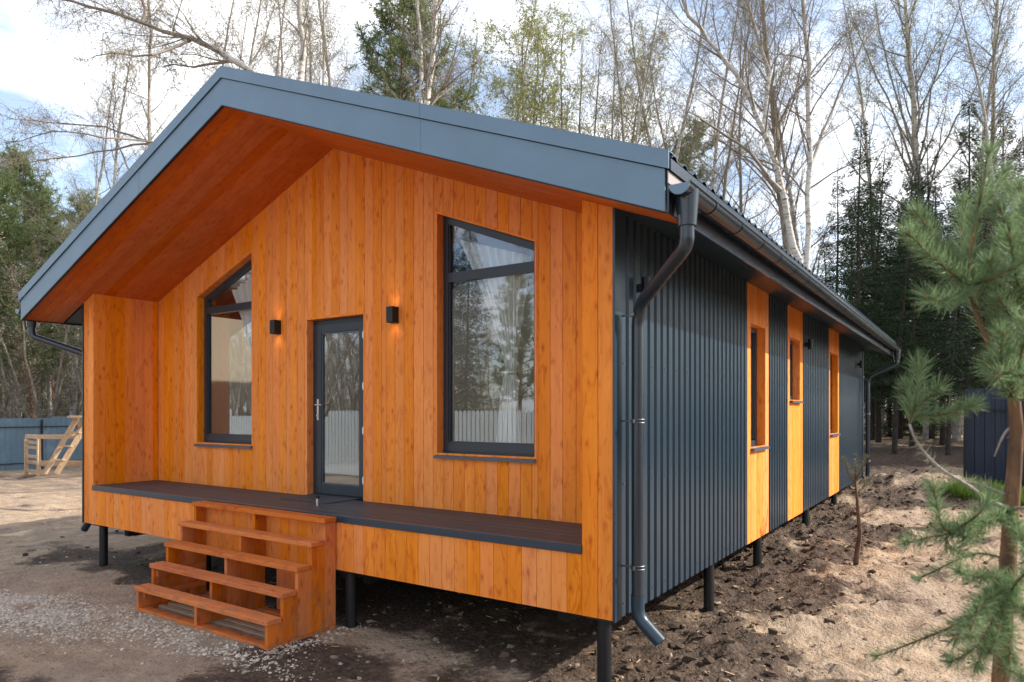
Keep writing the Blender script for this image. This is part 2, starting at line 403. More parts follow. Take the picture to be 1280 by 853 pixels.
def ground_mat():
    t = NT('ground_soil'); p = t.pos(); mu = t.attr('mud')
    n0 = t.noise(p, .6, 4, .6); n1 = t.noise(p, 3.5, 6, .65); n2 = t.noise(p, 19, 5, .65); n3 = t.noise(p, 90, 3, .6)
    s = t.mix(t.mapr(n1, .35, .68, 0, 1), (.31, .215, .14), (.53, .395, .275))
    s = t.mix(t.mapr(n2, .55, .72, 0, .75), s, (.13, .088, .060))
    s = t.mix(t.mapr(n0, .45, .62, 0, .45), s, (.29, .23, .185))
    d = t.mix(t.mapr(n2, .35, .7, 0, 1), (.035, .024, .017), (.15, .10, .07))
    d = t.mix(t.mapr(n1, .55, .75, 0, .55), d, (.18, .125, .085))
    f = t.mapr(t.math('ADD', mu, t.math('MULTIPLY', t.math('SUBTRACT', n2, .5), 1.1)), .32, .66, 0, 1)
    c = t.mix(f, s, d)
    g = t.mix(t.mapr(n2, .35, .65, 0, 1), (.14, .12, .05), (.10, .15, .04))
    c = t.mix(t.math('MULTIPLY', t.attr('green'), .85), c, g)
    c = t.mix(t.attr('leaf'), c, t.mix(n1, (.10, .07, .045), (.20, .15, .09)))
    v = t.voro(p, 26)['Distance']
    hh = t.math('ADD', t.math('ADD', t.math('MULTIPLY', n2, 1.0), t.math('MULTIPLY', n3, .25)), t.math('MULTIPLY', v, -.25))
    t.bump(hh, 1.0, .045)
    return t.done(c, t.mapr(f, 0, 1, .95, .82), 0, .25)
M['ground'] = ground_mat()
tag(np_mesh('ground', V, F, M['ground'], attrs={'mud': ('POINT', mud), 'green': ('POINT', green), 'leaf': ('POINT', fl)}, smooth=True), kind='structure')
# ------------------------------------------------------------------ house
def S(x): return 5.135-.39*abs(x-4.0)               # underside of the roof
house = empty('house', (4, 6.6, 0)); house_off = (-4, -6.6, 0)
tag(house, 'single storey gabled house on black piles, orange wood front porch and dark corrugated metal sides', 'house')
def hb(mb, name, mat, parent=None, smooth=False):    # house part: geometry is in world coordinates
    o = mb.build(name, mat, None, smooth)
    if parent is None:
        o.parent = house; o.location = house_off
    else: o.parent = parent
    return o
rng = random.Random(11)
def board_edges(a0, a1, pitch, narrow=.10):
    e = [a0]
    while e[-1] < a1-1e-6:
        w = pitch*(.5 if rng.random() < narrow else rng.uniform(.97, 1.03)); e.append(min(a1, e[-1]+w))
    if len(e) > 2 and e[-1]-e[-2] < .03: e.pop(-2)
    return e
def boards(mb, fmap, a0, a1, pitch, blo, bhi, holes=(), th=.020, ch=.0026, gap=.0014, brk=(), narrow=.10, backing=True):
    """boards side by side along a, running along b, facing +c"""
    if not callable(blo): v0 = blo; blo = lambda a: v0
    if not callable(bhi): v1 = bhi; bhi = lambda a: v1
    E = board_edges(a0, a1, pitch, narrow)
    cuts = sorted(set([h[0] for h in holes]+[h[1] for h in holes]+list(brk)))
    for i in range(len(E)-1):
        rnd = rng.random(); dc = rng.uniform(-.0008, .0008)
        sub = [E[i]]+[c for c in cuts if E[i]+1e-4 < c < E[i+1]-1e-4]+[E[i+1]]
        for j in range(len(sub)-1):
            x0, x1 = sub[j], sub[j+1]; mid = (x0+x1)/2
            iv = [(blo, bhi)]
            for h in holes:
                if h[0] < mid < h[1]:
                    out = []
                    for lo, hi in iv:
                        if h[2] is not None: out.append((lo, h[2]))
                        if h[3] is not None: out.append((h[3], hi))
                    iv = out
            first, last = j == 0, j == len(sub)-2
            xa, xb = x0+(gap if first else 0), x1-(gap if last else 0)
            fa, fb = xa+(ch if first else 0), xb-(ch if last else 0)
            for lo, hi in iv:
                if hi(mid)-lo(mid) < .01: continue
                c0, c1, c2 = -th, -ch+dc, dc
                mb.cr = rnd; base = len(mb.v)
                prof = [(xa, c0), (xa, c1), (fa, c2), (fb, c2), (xb, c1), (xb, c0)]
                for fn in (lo, hi):
                    for a, c in prof: mb.v.append(tuple(fmap(a, fn(a), c)))
                for k in range(5): mb.face([base+k, base+k+1, base+6+k+1, base+6+k])
                mb.face([base+k for k in range(6)]); mb.face([base+6+k for k in range(6)][::-1])
ZB, ZD = .56, 1.085
# openings in the porch wall
SL = .39
W1 = (1.262, 2.478); W2 = (5.566, 6.758); DR = (3.545, 4.498)
w1top = lambda x: 3.665+SL*(x-1.262)
w2top = lambda x: 4.142-SL*(x-5.566)
k_ = lambda v: (lambda a: v)
mb = MB()
YR = .895
boards(mb, lambda a, b, c: (a, YR-c, b), .267, 7.733, .1345, ZD-.01, lambda x: S(x)+.012,
       holes=[(W1[0], W1[1], k_(1.66), w1top), (W2[0], W2[1], k_(1.66), w2top), (DR[0], DR[1], k_(ZD-.01), k_(3.18))], brk=(4.0,))
hb(mb, 'porch_wall', M['wood_z'])
mb = MB()      # sheathing behind the boards, with the same openings
def sheath(poly): mb.prism(poly, 1, YR+.024, YR+.09)
xs_ = [.27, W1[0]-.02, W1[1]+.02, DR[0]-.02, DR[1]+.02, W2[0]-.02, W2[1]+.02, 7.73]
for i in range(0, 8, 2):
    x0, x1 = xs_[i], xs_[i+1]
    if x0 < 4 < x1: sheath([(x0, .7), (x1, .7), (x1, S(x1)), (4, S(4)), (x0, S(x0))])
    else: sheath([(x0, .7), (x1, .7), (x1, S(x1)), (x0, S(x0))])
sheath([(xs_[1], .7), (xs_[2], .7), (xs_[2], 1.63), (xs_[1], 1.63)])
sheath([(xs_[5], .7), (xs_[6], .7), (xs_[6], 1.63), (xs_[5], 1.63)])
sheath([(xs_[1], w1top(xs_[1])+.03), (xs_[2], w1top(xs_[2])+.03), (xs_[2], S(xs_[2])), (xs_[1], S(xs_[1]))])
sheath([(xs_[5], w2top(xs_[5])+.03), (xs_[6], w2top(xs_[6])+.03), (xs_[6], S(xs_[6])), (xs_[5], S(xs_[5]))])
sheath([(xs_[3], 3.21), (xs_[4], 3.21), (xs_[4], S(xs_[4])), (4, S(4)), (xs_[3], S(xs_[3]))])
hb(mb, 'wall_sheathing', M['under'])
# reveals of the openings
mb = MB(); ri = .012
def reveal(x0, x1, z0, z1a, z1b, y1):
    y0 = YR-.004; t = .018
    mb.prism([(x0-t, z0), (x0+.002, z0), (x0+.002, z1a), (x0-t, z1a)], 1, y0, y1, rng.random())
    mb.prism([(x1-.002, z0), (x1+t, z0), (x1+t, z1b), (x1-.002, z1b)], 1, y0, y1, rng.random())
    mb.prism([(x0-t, z1a-.002), (x1+t, z1b-.002), (x1+t, z1b+t), (x0-t, z1a+t)], 1, y0, y1, rng.random())
reveal(W1[0], W1[1], 1.645, w1top(W1[0]), w1top(W1[1]), 1.07)
reveal(W2[0], W2[1], 1.645, w2top(W2[0]), w2top(W2[1]), 1.07)
reveal(DR[0], DR[1], ZD, 3.18, 3.18, 1.07)
hb(mb, 'reveal_boards', M['wood_z'])
# front wings, skirt and return walls
for x0, x1, sx in ((0, .267, 1), (7.733, 8.0, -1)):
    mb = MB()
    boards(mb, lambda a, b, c: (a, -c, b), x0, x1, .1335, ZB, lambda x: S(x)+.01, narrow=0)
    hb(mb, 'wing_front', M['wood_z'])
    mb = MB()
    if sx > 0: boards(mb, lambda a, b, c: (.267+c, a, b), .0205, YR, .135, ZD-.02, S(.267)+.01, narrow=.0)
    else: boards(mb, lambda a, b, c: (7.733-c, a, b), .0205, YR, .135, ZD-.02, S(.267)+.01, narrow=.0)
    hb(mb, 'return_wall', M['wood_z'])
    mb = MB(); xa, xb = (.03, .24) if sx > 0 else (7.76, 7.97)
    mb.box(xa, xb, .024, YR+.05, ZB+.01, S(xa)-.02); hb(mb, 'wing_core', M['under'])
mb = MB()
boards(mb, lambda a, b, c: (a, -c, b), .267, 7.733, .136, ZB, 1.03)
hb(mb, 'porch_skirt', M['wood_z'])
mb = MB(); mb.box(.25, 7.75, .024, .06, ZB+.01, 1.06); hb(mb, 'skirt_backing', M['under'])
# deck
mb = MB(); E = np.linspace(.03, YR-.002, 7)
for i in range(6): mb.box(.27, 7.73, E[i]+.003, E[i+1]-.003, 1.060, ZD, rng.random(), .003)
dk = hb(mb, 'deck', M['deck'])
mb = MB(); mb.box(.262, 7.738, -.014, .028, 1.020, ZD+.002, .3, .003); hb(mb, 'deck_edge_trim', M['metal'])
mb = MB(); mb.tube([(4.372, .35, ZD), (4.372, .35, ZD+.075)], .017, 14); st = hb(mb, 'door_stop', M['steel'], smooth=30)
mb = MB(); mb.tube([(4.372, .35, ZD+.0755), (4.372, .35, ZD+.105)], .020, 14); hb(mb, 'rubber_cap', M['dark'], st, 30)
# soffit: porch ceiling of boards running up the slope
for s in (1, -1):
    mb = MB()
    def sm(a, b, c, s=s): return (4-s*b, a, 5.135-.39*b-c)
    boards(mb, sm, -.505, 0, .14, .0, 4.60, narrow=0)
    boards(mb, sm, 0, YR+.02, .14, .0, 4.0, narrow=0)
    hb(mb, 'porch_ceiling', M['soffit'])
    mb = MB()     # dark metal soffit panels along the eaves
    y = .02
    while y < 13.6:
        y2 = min(13.62, y+.3)
        for b0, b1 in ((4.004, 4.596),):
            mb.hexa([(4-s*b0, y+.002, 5.135-.39*b0), (4-s*b1, y+.002, 5.135-.39*b1), (4-s*b1, y2-.002, 5.135-.39*b1), (4-s*b0, y2-.002, 5.135-.39*b0),
                     (4-s*b0, y+.002, 5.155-.39*b0), (4-s*b1, y+.002, 5.155-.39*b1), (4-s*b1, y2-.002, 5.155-.39*b1), (4-s*b0, y2-.002, 5.155-.39*b0)])
        y = y2
    hb(mb, 'eave_soffit', M['metal'])
# roof sheets
rib = [(0, 0), (.03, .022), (.065, .022), (.095, 0)]
def roof_piece(s, ya, yb, b0, b1):
    P = []; y = ya
    while y < yb-.01:
        for dy, dz in rib:
            if y+dy < yb: P.append((y+dy, dz))
        y += .19
    P.append((yb, 0)); n = len(P); i = np.arange(n-1)
    V0 = np.array([(4-s*b, yy, 5.135+.335-.39*b+dz) for b in (b0, b1) for yy, dz in P])
    Vb = V0.copy(); Vb[:, 2] -= .006
    VV = np.concatenate([V0, Vb]); top = np.stack([i, i+1, n+i+1, n+i], 1)
    edge = np.stack([n+i, n+i+1, 3*n+i+1, 3*n+i], 1)
    o = np_mesh('roof_sheet', VV, np.concatenate([top, top+2*n, edge]), M['metal']); o.parent = house; o.location = house_off
roof_piece(-1, -.50, 13.65, 0, 4.63)
roof_piece(1, -.50, 1.4, 0, 4.63); roof_piece(1, 1.4, 4.82, 0, .7); roof_piece(1, 1.4, 4.82, 3.5, 4.63); roof_piece(1, 4.82, 13.65, 0, 4.63)
mb = MB()  # roof opening and its frame are added, to bring daylight to rooms and curtains
for ya, yb, b0, b1 in ((1.36, 1.44, .66, 3.54), (4.78, 4.86, .66, 3.54), (1.44, 4.78, .66, .74), (1.44, 4.78, 3.46, 3.54)):
    zr = lambda b: 5.47-.39*b
    mb.hexa([(4-b0, ya, zr(b0)-.10), (4-b1, ya, zr(b1)-.10), (4-b1, yb, zr(b1)-.10), (4-b0, yb, zr(b0)-.10), (4-b0, ya, zr(b0)+.05), (4-b1, ya, zr(b1)+.05), (4-b1, yb, zr(b1)+.05), (4-b0, yb, zr(b0)+.05)])
w = hb(mb, 'added_skylight', M['frame']); mb = MB(); mb.quad([(3.3, 1.4, 5.47-.273+.01), (.5, 1.4, 5.47-1.365+.01), (.5, 4.82, 5.47-1.365+.01), (3.3, 4.82, 5.47-.273+.01)]); hb(mb, 'pane', M['glass'], w)
mb = MB()
for s in (1, -1):
    mb.hexa([(4, -.50, 5.50), (4-s*.16, -.50, 5.50-.0624), (4-s*.16, 13.66, 5.50-.0624), (4, 13.66, 5.50),
             (4, -.50, 5.508), (4-s*.16, -.50, 5.508-.0624), (4-s*.16, 13.66, 5.508-.0624), (4, 13.66, 5.508)])
hb(mb, 'ridge_cap', M['metal'])
# verge fascia, in sheet lengths, and the cap flashing above it
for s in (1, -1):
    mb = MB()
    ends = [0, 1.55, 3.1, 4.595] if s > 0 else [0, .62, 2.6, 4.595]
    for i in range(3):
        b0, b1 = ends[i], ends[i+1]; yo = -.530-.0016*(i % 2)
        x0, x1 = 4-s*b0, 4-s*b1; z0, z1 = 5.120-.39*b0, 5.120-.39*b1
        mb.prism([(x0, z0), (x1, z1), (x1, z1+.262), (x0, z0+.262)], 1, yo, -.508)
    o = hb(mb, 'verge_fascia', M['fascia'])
    m2 = MB(); x0, x1 = 4, 4-s*4.595
    m2.prism([(x0, 5.112), (x1, 5.112-.39*4.595), (x1, 5.119-.39*4.595), (x0, 5.119)], 1, -.527, -.50)
    hb(m2, 'drip_edge', M['dark'], o)
    mb = MB()
    ends = [0, 2.3, 4.625] if s > 0 else [0, .86, 2.6, 4.625]
    for i in range(len(ends)-1):
        b0, b1 = ends[i], ends[i+1]; yo = -.545-.0018*(i % 2)
        x0, x1 = 4-s*b0, 4-s*b1; z0, z1 = 5.378-.39*b0, 5.378-.39*b1
        mb.prism([(x0, z0+.009), (x1, z1+.009), (x1, z1+.118), (x0, z0+.118)], 1, yo, -.534)
        mb.hexa([(x0, yo, z0+.1185), (x1, yo, z1+.1185), (x1, -.38, z1+.1185), (x0, -.38, z0+.1185),
                 (x0, yo, z0+.1225), (x1, yo, z1+.1225), (x1, -.38, z1+.1225), (x0, -.38, z0+.1225)])
    hb(mb, 'verge_cap', M['fascia'])
    # rear verge
    mb = MB(); x0, x1 = 4, 4-s*4.6
    mb.prism([(x0, 5.12), (x1, 5.12-.39*4.6), (x1, 5.47-.39*4.6), (x0, 5.47)], 1, 13.63, 13.66)
    hb(mb, 'verge_fascia', M['metal'])
# eave boards, gutters
for s in (1, -1):
    X = lambda b: 4+s*b
    mb = MB()
    xa, xb = sorted((X(4.598), X(4.612))); mb.box(xa, xb, -.507, 13.62, 3.325, 3.60); hb(mb, 'eave_fascia', M['gutter'])
    mb = MB(); xa, xb = sorted((X(4.613), X(4.619))); mb.box(xa, xb, -.53, 13.62, 3.50, 3.575)
    hb(mb, 'eave_drip', M['pink'] if s > 0 else M['sill'])
    mb = MB(); xa, xb = sorted((X(4.60), X(4.635))); xc, xe = sorted((X(4.630), X(4.635)))
    mb.box(xa, xb, -.528, 13.62, 3.641, 3.647); mb.box(xc, xe, -.528, 13.62, 3.576, 3.6405)
    hb(mb, 'eave_flashing', M['gutter'])
    gx, gz, gr = 4.69, 3.482, .066
    mb = MB(); na = 12
    prof = [(gx-gr*math.cos(math.pi*k/na), gz-gr*math.sin(math.pi*k/na)) for k in range(na+1)]
    for y0, y1, r0 in ((-.53, 13.35, gr),):
        b = len(mb.v)
        for yy in (y0, y1):
            for k in range(na+1): mb.v.append((X(prof[k][0]), yy, prof[k][1]))
            for k in range(na+1): mb.v.append((X(gx-(gr-.004)*math.cos(math.pi*k/na)), yy, gz-(gr-.004)*math.sin(math.pi*k/na)))
        n2 = 2*(na+1)
        for k in range(na):
            mb.face([b+k, b+k+1, b+n2+k+1, b+n2+k]); mb.face([b+na+1+k, b+na+2+k, b+n2+na+2+k, b+n2+na+1+k])
    g = hb(mb, 'gutter', M['gutter'], smooth=40)
    m2 = MB(); m2.tube([(X(gx+gr+.002), -.53, gz+.003), (X(gx+gr+.002), 13.35, gz+.003)], .008, 8); hb(m2, 'gutter_bead', M['gutter'], g, 40)
    for ye in (-.536, 13.35):
        m2 = MB(); m2.prism([(X(a), c) for a, c in prof], 1, ye, ye+.006); hb(m2, 'end_cap', M['fascia'] if ye < 0 else M['gutter'], g)
    y = .0
    while y < 13.3:
        m2 = MB(); q = [(X(gx-(gr+.006)*math.cos(math.pi*k/na)), gz-(gr+.006)*math.sin(math.pi*k/na)) for k in range(na+1)]
        b = len(m2.v)
        for yy in (y-.014, y+.014):
            for k in range(na+1): m2.v.append((q[k][0], yy, q[k][1]))
        for k in range(na): m2.face([b+k, b+k+1, b+na+1+k+1, b+na+1+k])
        m2.bar((X(gx+gr+.006), y, gz+.008), (X(gx-gr), y, gz+.03), .02, .006, 0)
        hb(m2, 'gutter_bracket', M['gutter'], g, 40)
        y += .62
def bend(pts, r=.09, n=6):
    pts = [np.array(p, float) for p in pts]; out = [pts[0]]
    for i in range(1, len(pts)-1):
        a = pts[i-1]-pts[i]; c = pts[i+1]-pts[i]; la, lc = np.linalg.norm(a), np.linalg.norm(c)
        k = min(r, la*.45, lc*.45); p0 = pts[i]+a/la*k; p1 = pts[i]+c/lc*k
        for j in range(n+1):
            t = j/n; out.append((1-t)**2*p0+2*t*(1-t)*pts[i]+t*t*p1)
    out.append(pts[-1]); return out
def downpipe(s, yg, yw, pr=.046):
    X = lambda b: 4+s*b
    mb = MB(); mb.cr = .3
    mb.tube(bend([(X(4.69), yg, 3.27), (X(4.69), yg, 3.13), (X(4.12), yw, 2.86), (X(4.12), yw, .72)], .16, 8), pr, 20)
    p = hb(mb, 'downpipe', M['gutter'], smooth=40)
    m2 = MB(); m2.tube([(X(4.69), yg, 3.47), (X(4.69), yg, 3.40), (X(4.69), yg, 3.25)], [.075, .070, .058], 20); hb(m2, 'outlet_funnel', M['gutter'], p, 40)
    m2 = MB(); m2.tube(bend([(X(4.12), yw, .74), (X(4.12), yw, .58), (X(4.30), yw, .42)], .12, 8), pr+.004, 20, caps=False); hb(m2, 'outlet_shoe', M['metal'], p, 40)
    for z in (2.80, 2.02, .945):
        m2 = MB()
        for dz in (-.012, .012): m2.tube([(X(4.12)+ (pr+.004)*math.cos(a), yw+(pr+.004)*math.sin(a), z+dz) for a in np.linspace(0, 2*math.pi, 21)], .0035, 6, False)
        m2.bar((X(4.0), yw-.02, z), (X(4.07), yw-.02, z), .012, .012)
        m2.tube([(X(4.12)+.0, yw-pr-.03, z-.014), (X(4.12), yw-pr-.03, z+.014)], .006, 6)
        m2.bar((X(4.12), yw-pr-.034, z), (X(4.12), yw-pr, z), .01, .02)
        hb(m2, 'pipe_clamp', M['clamp'], p, 40)
downpipe(1, -.40, .146); downpipe(-1, -.36, .146); downpipe(1, 13.2, 13.05); downpipe(-1, 13.2, 13.05)
# side cladding: corrugated sheets between strips of wood
PR = [(0, 0), (.040, 0), (.050, .022), (.1275, .022), (.1375, 0)]
def corr(s, y0, y1, z1fn=None, z0=ZB):
    P = []; y = y0; 
    while y < y1-.002:
        for dy, dx in PR[:4]:
            if y+dy <= y1: P.append((y+dy, dx))
        y += .1375
    P.append((y1, 0)); n = len(P)
    x = 8.0 if s > 0 else 0.0
    V0 = np.array([(x+s*(-.018+dx), yy, z) for z in (z0, z1fn or S(x)-.003) for yy, dx in P])
    Vb = V0.copy(); Vb[:, 0] -= s*.004
    i = np.arange(n-1); f = np.stack([i, i+1, n+i+1, n+i], 1)
    e = np.stack([i, i+1, 2*n+i+1, 2*n+i], 1)
    VV = np.concatenate([V0, Vb])
    o = np_mesh('corrugated_sheet', VV, np.concatenate([f, f+2*n, e]), M['metal']); o.parent = house; o.location = house_off
    return o
panels = [(3.508, 4.487, 3.655, 4.325, 1.665, 3.12), (5.55, 6.545, 5.677, 6.345, 2.25, 3.14), (8.80, 9.853, 8.89, 9.72, 1.675, 3.15)]
yy0 = .06
for p in panels: corr(1, yy0, p[0]-.012); yy0 = p[1]+.012
corr(1, yy0, 13.18); corr(-1, .06, 2.75); corr(-1, 4.05, 13.18); corr(-1, 2.75, 4.05, 1.25)
corr(-1, 2.75, 4.05, None, 3.25)
mb = MB()
for a, b in ((2.75, 2.82), (3.98, 4.05)): mb.box(.02, .09, a, b, 1.25, 3.25)
for a, b in ((2.82, 3.98),): mb.box(.02, .09, a, b, 1.25, 1.32); mb.box(.02, .09, a, b, 3.18, 3.25)
w = hb(mb, 'side_window', M['frame']); mb = MB(); mb.quad([(.05, 2.8, 1.3), (.05, 4.0, 1.3), (.05, 4.0, 3.2), (.05, 2.8, 3.2)]); hb(mb, 'pane', M['glass'], w)  # added window in the unseen left wall, lets daylight into the rooms
mb = MB()
for z in (.66, 1.55, 2.45, 3.30):
    k = 0
    for (ya, yb) in ((.06, 3.49), (4.50, 5.53), (6.56, 8.78), (9.87, 13.1)):
        y = ya+.0675+.021
        while y < yb-.04:
            if k % 2 == 0: mb.tube([(8.0035, y-.0, z), (8.011, y, z)], .007, 6)
            k += 1; y += .1375
hb(mb, 'sheet_screws', M['clamp'])['kind'] = 'stuff'
mb = MB()
for xa, xb in ((.04, .09), (7.86, 7.94)):
    segs = [(.05, 2.75, ZB+.02, S(.1)-.02), (4.05, 13.1, ZB+.02, S(.1)-.02), (2.75, 4.05, ZB+.02, 1.25), (2.75, 4.05, 3.25, S(.1)-.02)] if xa < 1 else []
    if xa > 1:
        yy = .05
        for p in panels:
            segs += [(yy, p[2]-.02, ZB+.02, 3.55), (p[2]-.02, p[3]+.02, ZB+.02, p[4]-.02), (p[2]-.02, p[3]+.02, p[5]+.03, 3.55)]; yy = p[3]+.02
        segs += [(yy, 13.1, ZB+.02, 3.55)]
    for a, b, c, d in segs: mb.box(xa, xb, a, b, c, d)
hb(mb, 'wall_core', M['inside'])
for p in panels:
    mb = MB()
    boards(mb, lambda a, b, c: (8.003+c, a, b), p[0], p[1], .137, ZB-.004, S(8.0)-.002, holes=[(p[2], p[3], k_(p[4]), k_(p[5]))], narrow=0)
    pp = hb(mb, 'wood_strip', M['wood_z'])
    m2 = MB()
    for yA, yB in ((p[2]-.02, p[2]+.001), (p[3]-.001, p[3]+.02)): m2.box(7.80, 8.000, yA, yB, p[4], p[5], rng.random())
    m2.box(7.80, 8.000, p[2]-.02, p[3]+.02, p[5]-.001, p[5]+.02, rng.random())
    hb(m2, 'reveal_boards', M['wood_z'], pp)
    m2 = MB(); f = .06; xw0, xw1 = 7.84, 7.90
    m2.box(xw0, xw1, p[2]+.001, p[2]+f, p[4], p[5]-.001); m2.box(xw0, xw1, p[3]-f, p[3]-.001, p[4], p[5]-.001)
    m2.box(xw0, xw1, p[2]+f, p[3]-f, p[4], p[4]+f); m2.box(xw0, xw1, p[2]+f, p[3]-f, p[5]-f, p[5]-.001)
    w = hb(m2, 'side_window', M['frame'])
    m2 = MB(); m2.quad([(7.87, p[2]+f, p[4]+f), (7.87, p[3]-f, p[4]+f), (7.87, p[3]-f, p[5]-f), (7.87, p[2]+f, p[5]-f)]); hb(m2, 'pane', M['glass'], w)
    m2 = MB(); m2.hexa([(7.84, p[2]+.002, p[4]-.012), (8.045, p[2]-.02, p[4]-.03), (8.045, p[3]+.02, p[4]-.03), (7.84, p[3]-.002, p[4]-.012),
                        (7.84, p[2]+.002, p[4]+.0), (8.045, p[2]-.02, p[4]-.012), (8.045, p[3]+.02, p[4]-.012), (7.84, p[3]-.002, p[4]+.0)])
    m2.box(8.0455, 8.049, p[2]-.02, p[3]+.02, p[4]-.045, p[4]-.0125)
    hb(m2, 'sill', M['sill'], w)
# corner flashings
for x in (0, 8):
    s = 1 if x else -1; mb = MB()
    xa, xb = sorted((x+s*.001, x+s*.014)); mb.box(xa, xb, -.012, .10, ZB-.006, S(8.0)-.004)
    xa, xb = sorted((x+s*.0135, x-s*.006)); mb.box(xa, xb, -.016, -.0125, ZB-.006, S(8.0)-.004)
    hb(mb, 'corner_flashing', M['metal'])
    mb = MB(); xa, xb = sorted((x+s*.001, x+s*.014)); mb.box(xa, xb, 13.10, 13.21, ZB-.006, S(8.0)-.004)
    hb(mb, 'corner_flashing', M['metal'])
mb = MB(); mb.prism([(0, ZB), (8, ZB), (8, S(8)), (4, S(4)), (0, S(0))], 1, 13.19, 13.2); hb(mb, 'rear_wall', M['metal'])
# floor and interior
mb = MB(); mb.box(.03, 7.97, .07, 13.17, ZB+.004, .78); hb(mb, 'floor_frame', M['under'])
mb = MB()
for y in np.arange(.5, 13.1, .6): mb.box(.25, 7.72, y, y+.05, .46, ZB)
for x in (.5, 2.9, 5.1, 7.35): mb.box(x, x+.1, .3, 12.9, .38, .459)
hb(mb, 'floor_joists', M['under'])
mb = MB()
mb.box(.10, 7.85, 1.12, 7.0, .9, 1.10); mb.prism([(.1, 1.101), (7.85, 1.101), (7.85, 3.55), (4, 5.05), (.1, 3.55)], 1, 5.4, 5.5)
mb.prism([(3.4, 4.745), (4, 4.98), (7.9, 3.45), (7.9, 3.50), (4, 5.03), (3.4, 4.795)], 1, 1.0, 7.0)
hb(mb, 'interior', M['inside'])
# big porch windows
def trap(x0, x1, z0, f): return [(x0, z0), (x1, z0), (x1, f(x1)), (x0, f(x0))]
def porch_window(x0, x1, topf, zt0=3.43, zt1=3.525):
    y0, y1 = .995, 1.065; fr = .064; sl = (topf(x1)-topf(x0))/(x1-x0)
    x0 += .003; x1 -= .003; tf = lambda x: topf(x)-.003
    mb = MB(); z0 = 1.665
    mb.prism(trap(x0, x0+fr, z0, tf), 1, y0, y1); mb.prism(trap(x1-fr, x1, z0, tf), 1, y0, y1)
    mb.prism([(x0+fr, z0), (x1-fr, z0), (x1-fr, z0+.10), (x0+fr, z0+.10)], 1, y0, y1)
    mb.prism([(x0+fr, z0+.016), (x1-fr, z0+.016), (x1-fr, z0+.05), (x0+fr, z0+.05)], 1, y0-.008, y0-.0005)
    mb.prism([(x0+fr, zt0), (x1-fr, zt0), (x1-fr, zt1), (x0+fr, zt1)], 1, y0, y1)
    h = fr*math.sqrt(1+sl*sl)*1.12
    mb.prism([(x0+fr, tf(x0+fr)-h), (x1-fr, tf(x1-fr)-h), (x1-fr, tf(x1-fr)), (x0+fr, tf(x0+fr))], 1, y0, y1)
    w = hb(mb, 'window', M['frame'])
    m2 = MB(); a, b = x0+fr, x1-fr; g = .014       # glazing beads
    for za, zb_, f in ((z0+.10, zt0, None), (zt1, None, 1)):
        if f is None:
            m2.prism([(a, za), (a+g, za), (a+g, zb_), (a, zb_)], 1, y0+.012, y0+.03); m2.prism([(b-g, za), (b, za), (b, zb_), (b-g, zb_)], 1, y0+.012, y0+.03)
            m2.prism([(a+g, za), (b-g, za), (b-g, za+g), (a+g, za+g)], 1, y0+.012, y0+.03)
        else:
            m2.prism([(a, za), (a+g, za), (a+g, tf(a+g)-h), (a, tf(a)-h)], 1, y0+.012, y0+.03); m2.prism([(b-g, za), (b, za), (b, tf(b)-h), (b-g, tf(b-g)-h)], 1, y0+.012, y0+.03)
    hb(m2, 'glazing_bead', M['frame'], w)
    m2 = MB(); m2.quad([(px_, y0+.035, pz_) for px_, pz_ in ((a-.005, z0+.095), (b+.005, z0+.095), (b+.005, zt0+.005), (a-.005, zt0+.005))]); hb(m2, 'pane', M['glass'], w)
    m2 = MB(); m2.quad([(px_, y0+.035, pz_) for px_, pz_ in ((a-.005, zt1-.005), (b+.005, zt1-.005), (b+.005, tf(b)-h+.005), (a-.005, tf(a)-h+.005))]); hb(m2, 'pane', M['glass'], w)
    m2 = MB(); m2.hexa([(x0-.02, .862, 1.628), (x1+.02, .862, 1.628), (x1, .994, 1.650), (x0, .994, 1.650), (x0-.02, .862, 1.632), (x1+.02, .862, 1.632), (x1, .994, 1.664), (x0, .994, 1.664)])
    m2.box(x0-.022, x1+.022, .858, .8615, 1.606, 1.634)
    hb(m2, 'sill', M['sill'], w)
porch_window(W1[0], W1[1], w1top); porch_window(W2[0], W2[1], w2top)
# door
mb = MB(); y0, y1 = .985, 1.06; dx0, dx1 = DR[0]+.003, DR[1]-.003
mb.box(dx0, dx0+.05, y0, y1, 1.10, 3.175); mb.box(dx1-.05, dx1, y0, y1, 1.10, 3.175); mb.box(dx0+.05, dx1-.05, y0, y1, 3.125, 3.175)
mb.box(dx0, dx1, y0-.02, y1, ZD+.001, 1.10); fr_ = hb(mb, 'door_frame', M['frame'])
mb = MB(); a, b = dx0+.053, dx1-.053; yl = .972
mb.box(a, a+.10, yl, 1.04, 1.105, 3.122, 0, .004); mb.box(b-.10, b, yl, 1.04, 1.105, 3.122, 0, .004)
mb.box(a+.10, b-.10, yl, 1.04, 3.020, 3.122, 0, .004); mb.box(a+.10, b-.10, yl, 1.04, 1.105, 1.225, 0, .004)
dr = hb(mb, 'door', M['frame'])
mb = MB(); mb.quad([(a+.095, 1.0, 1.22), (b-.095, 1.0, 1.22), (b-.095, 1.0, 3.025), (a+.095, 1.0, 3.025)]); hb(mb, 'pane', M['glass'], dr)
mb = MB()
for x0_, x1_, z0_, z1_ in ((a+.10, a+.114, 1.225, 3.02), (b-.114, b-.10, 1.225, 3.02), (a+.114, b-.114, 1.225, 1.239), (a+.114, b-.114, 3.006, 3.02)):
    mb.box(x0_, x1_, yl+.012, 1.0, z0_, z1_)
hb(mb, 'glazing_bead', M['sill'], dr)
mb = MB(); hx = a+.048
mb.box(hx-.016, hx+.016, yl-.008, yl-.0005, 1.98, 2.235, 0, .003)
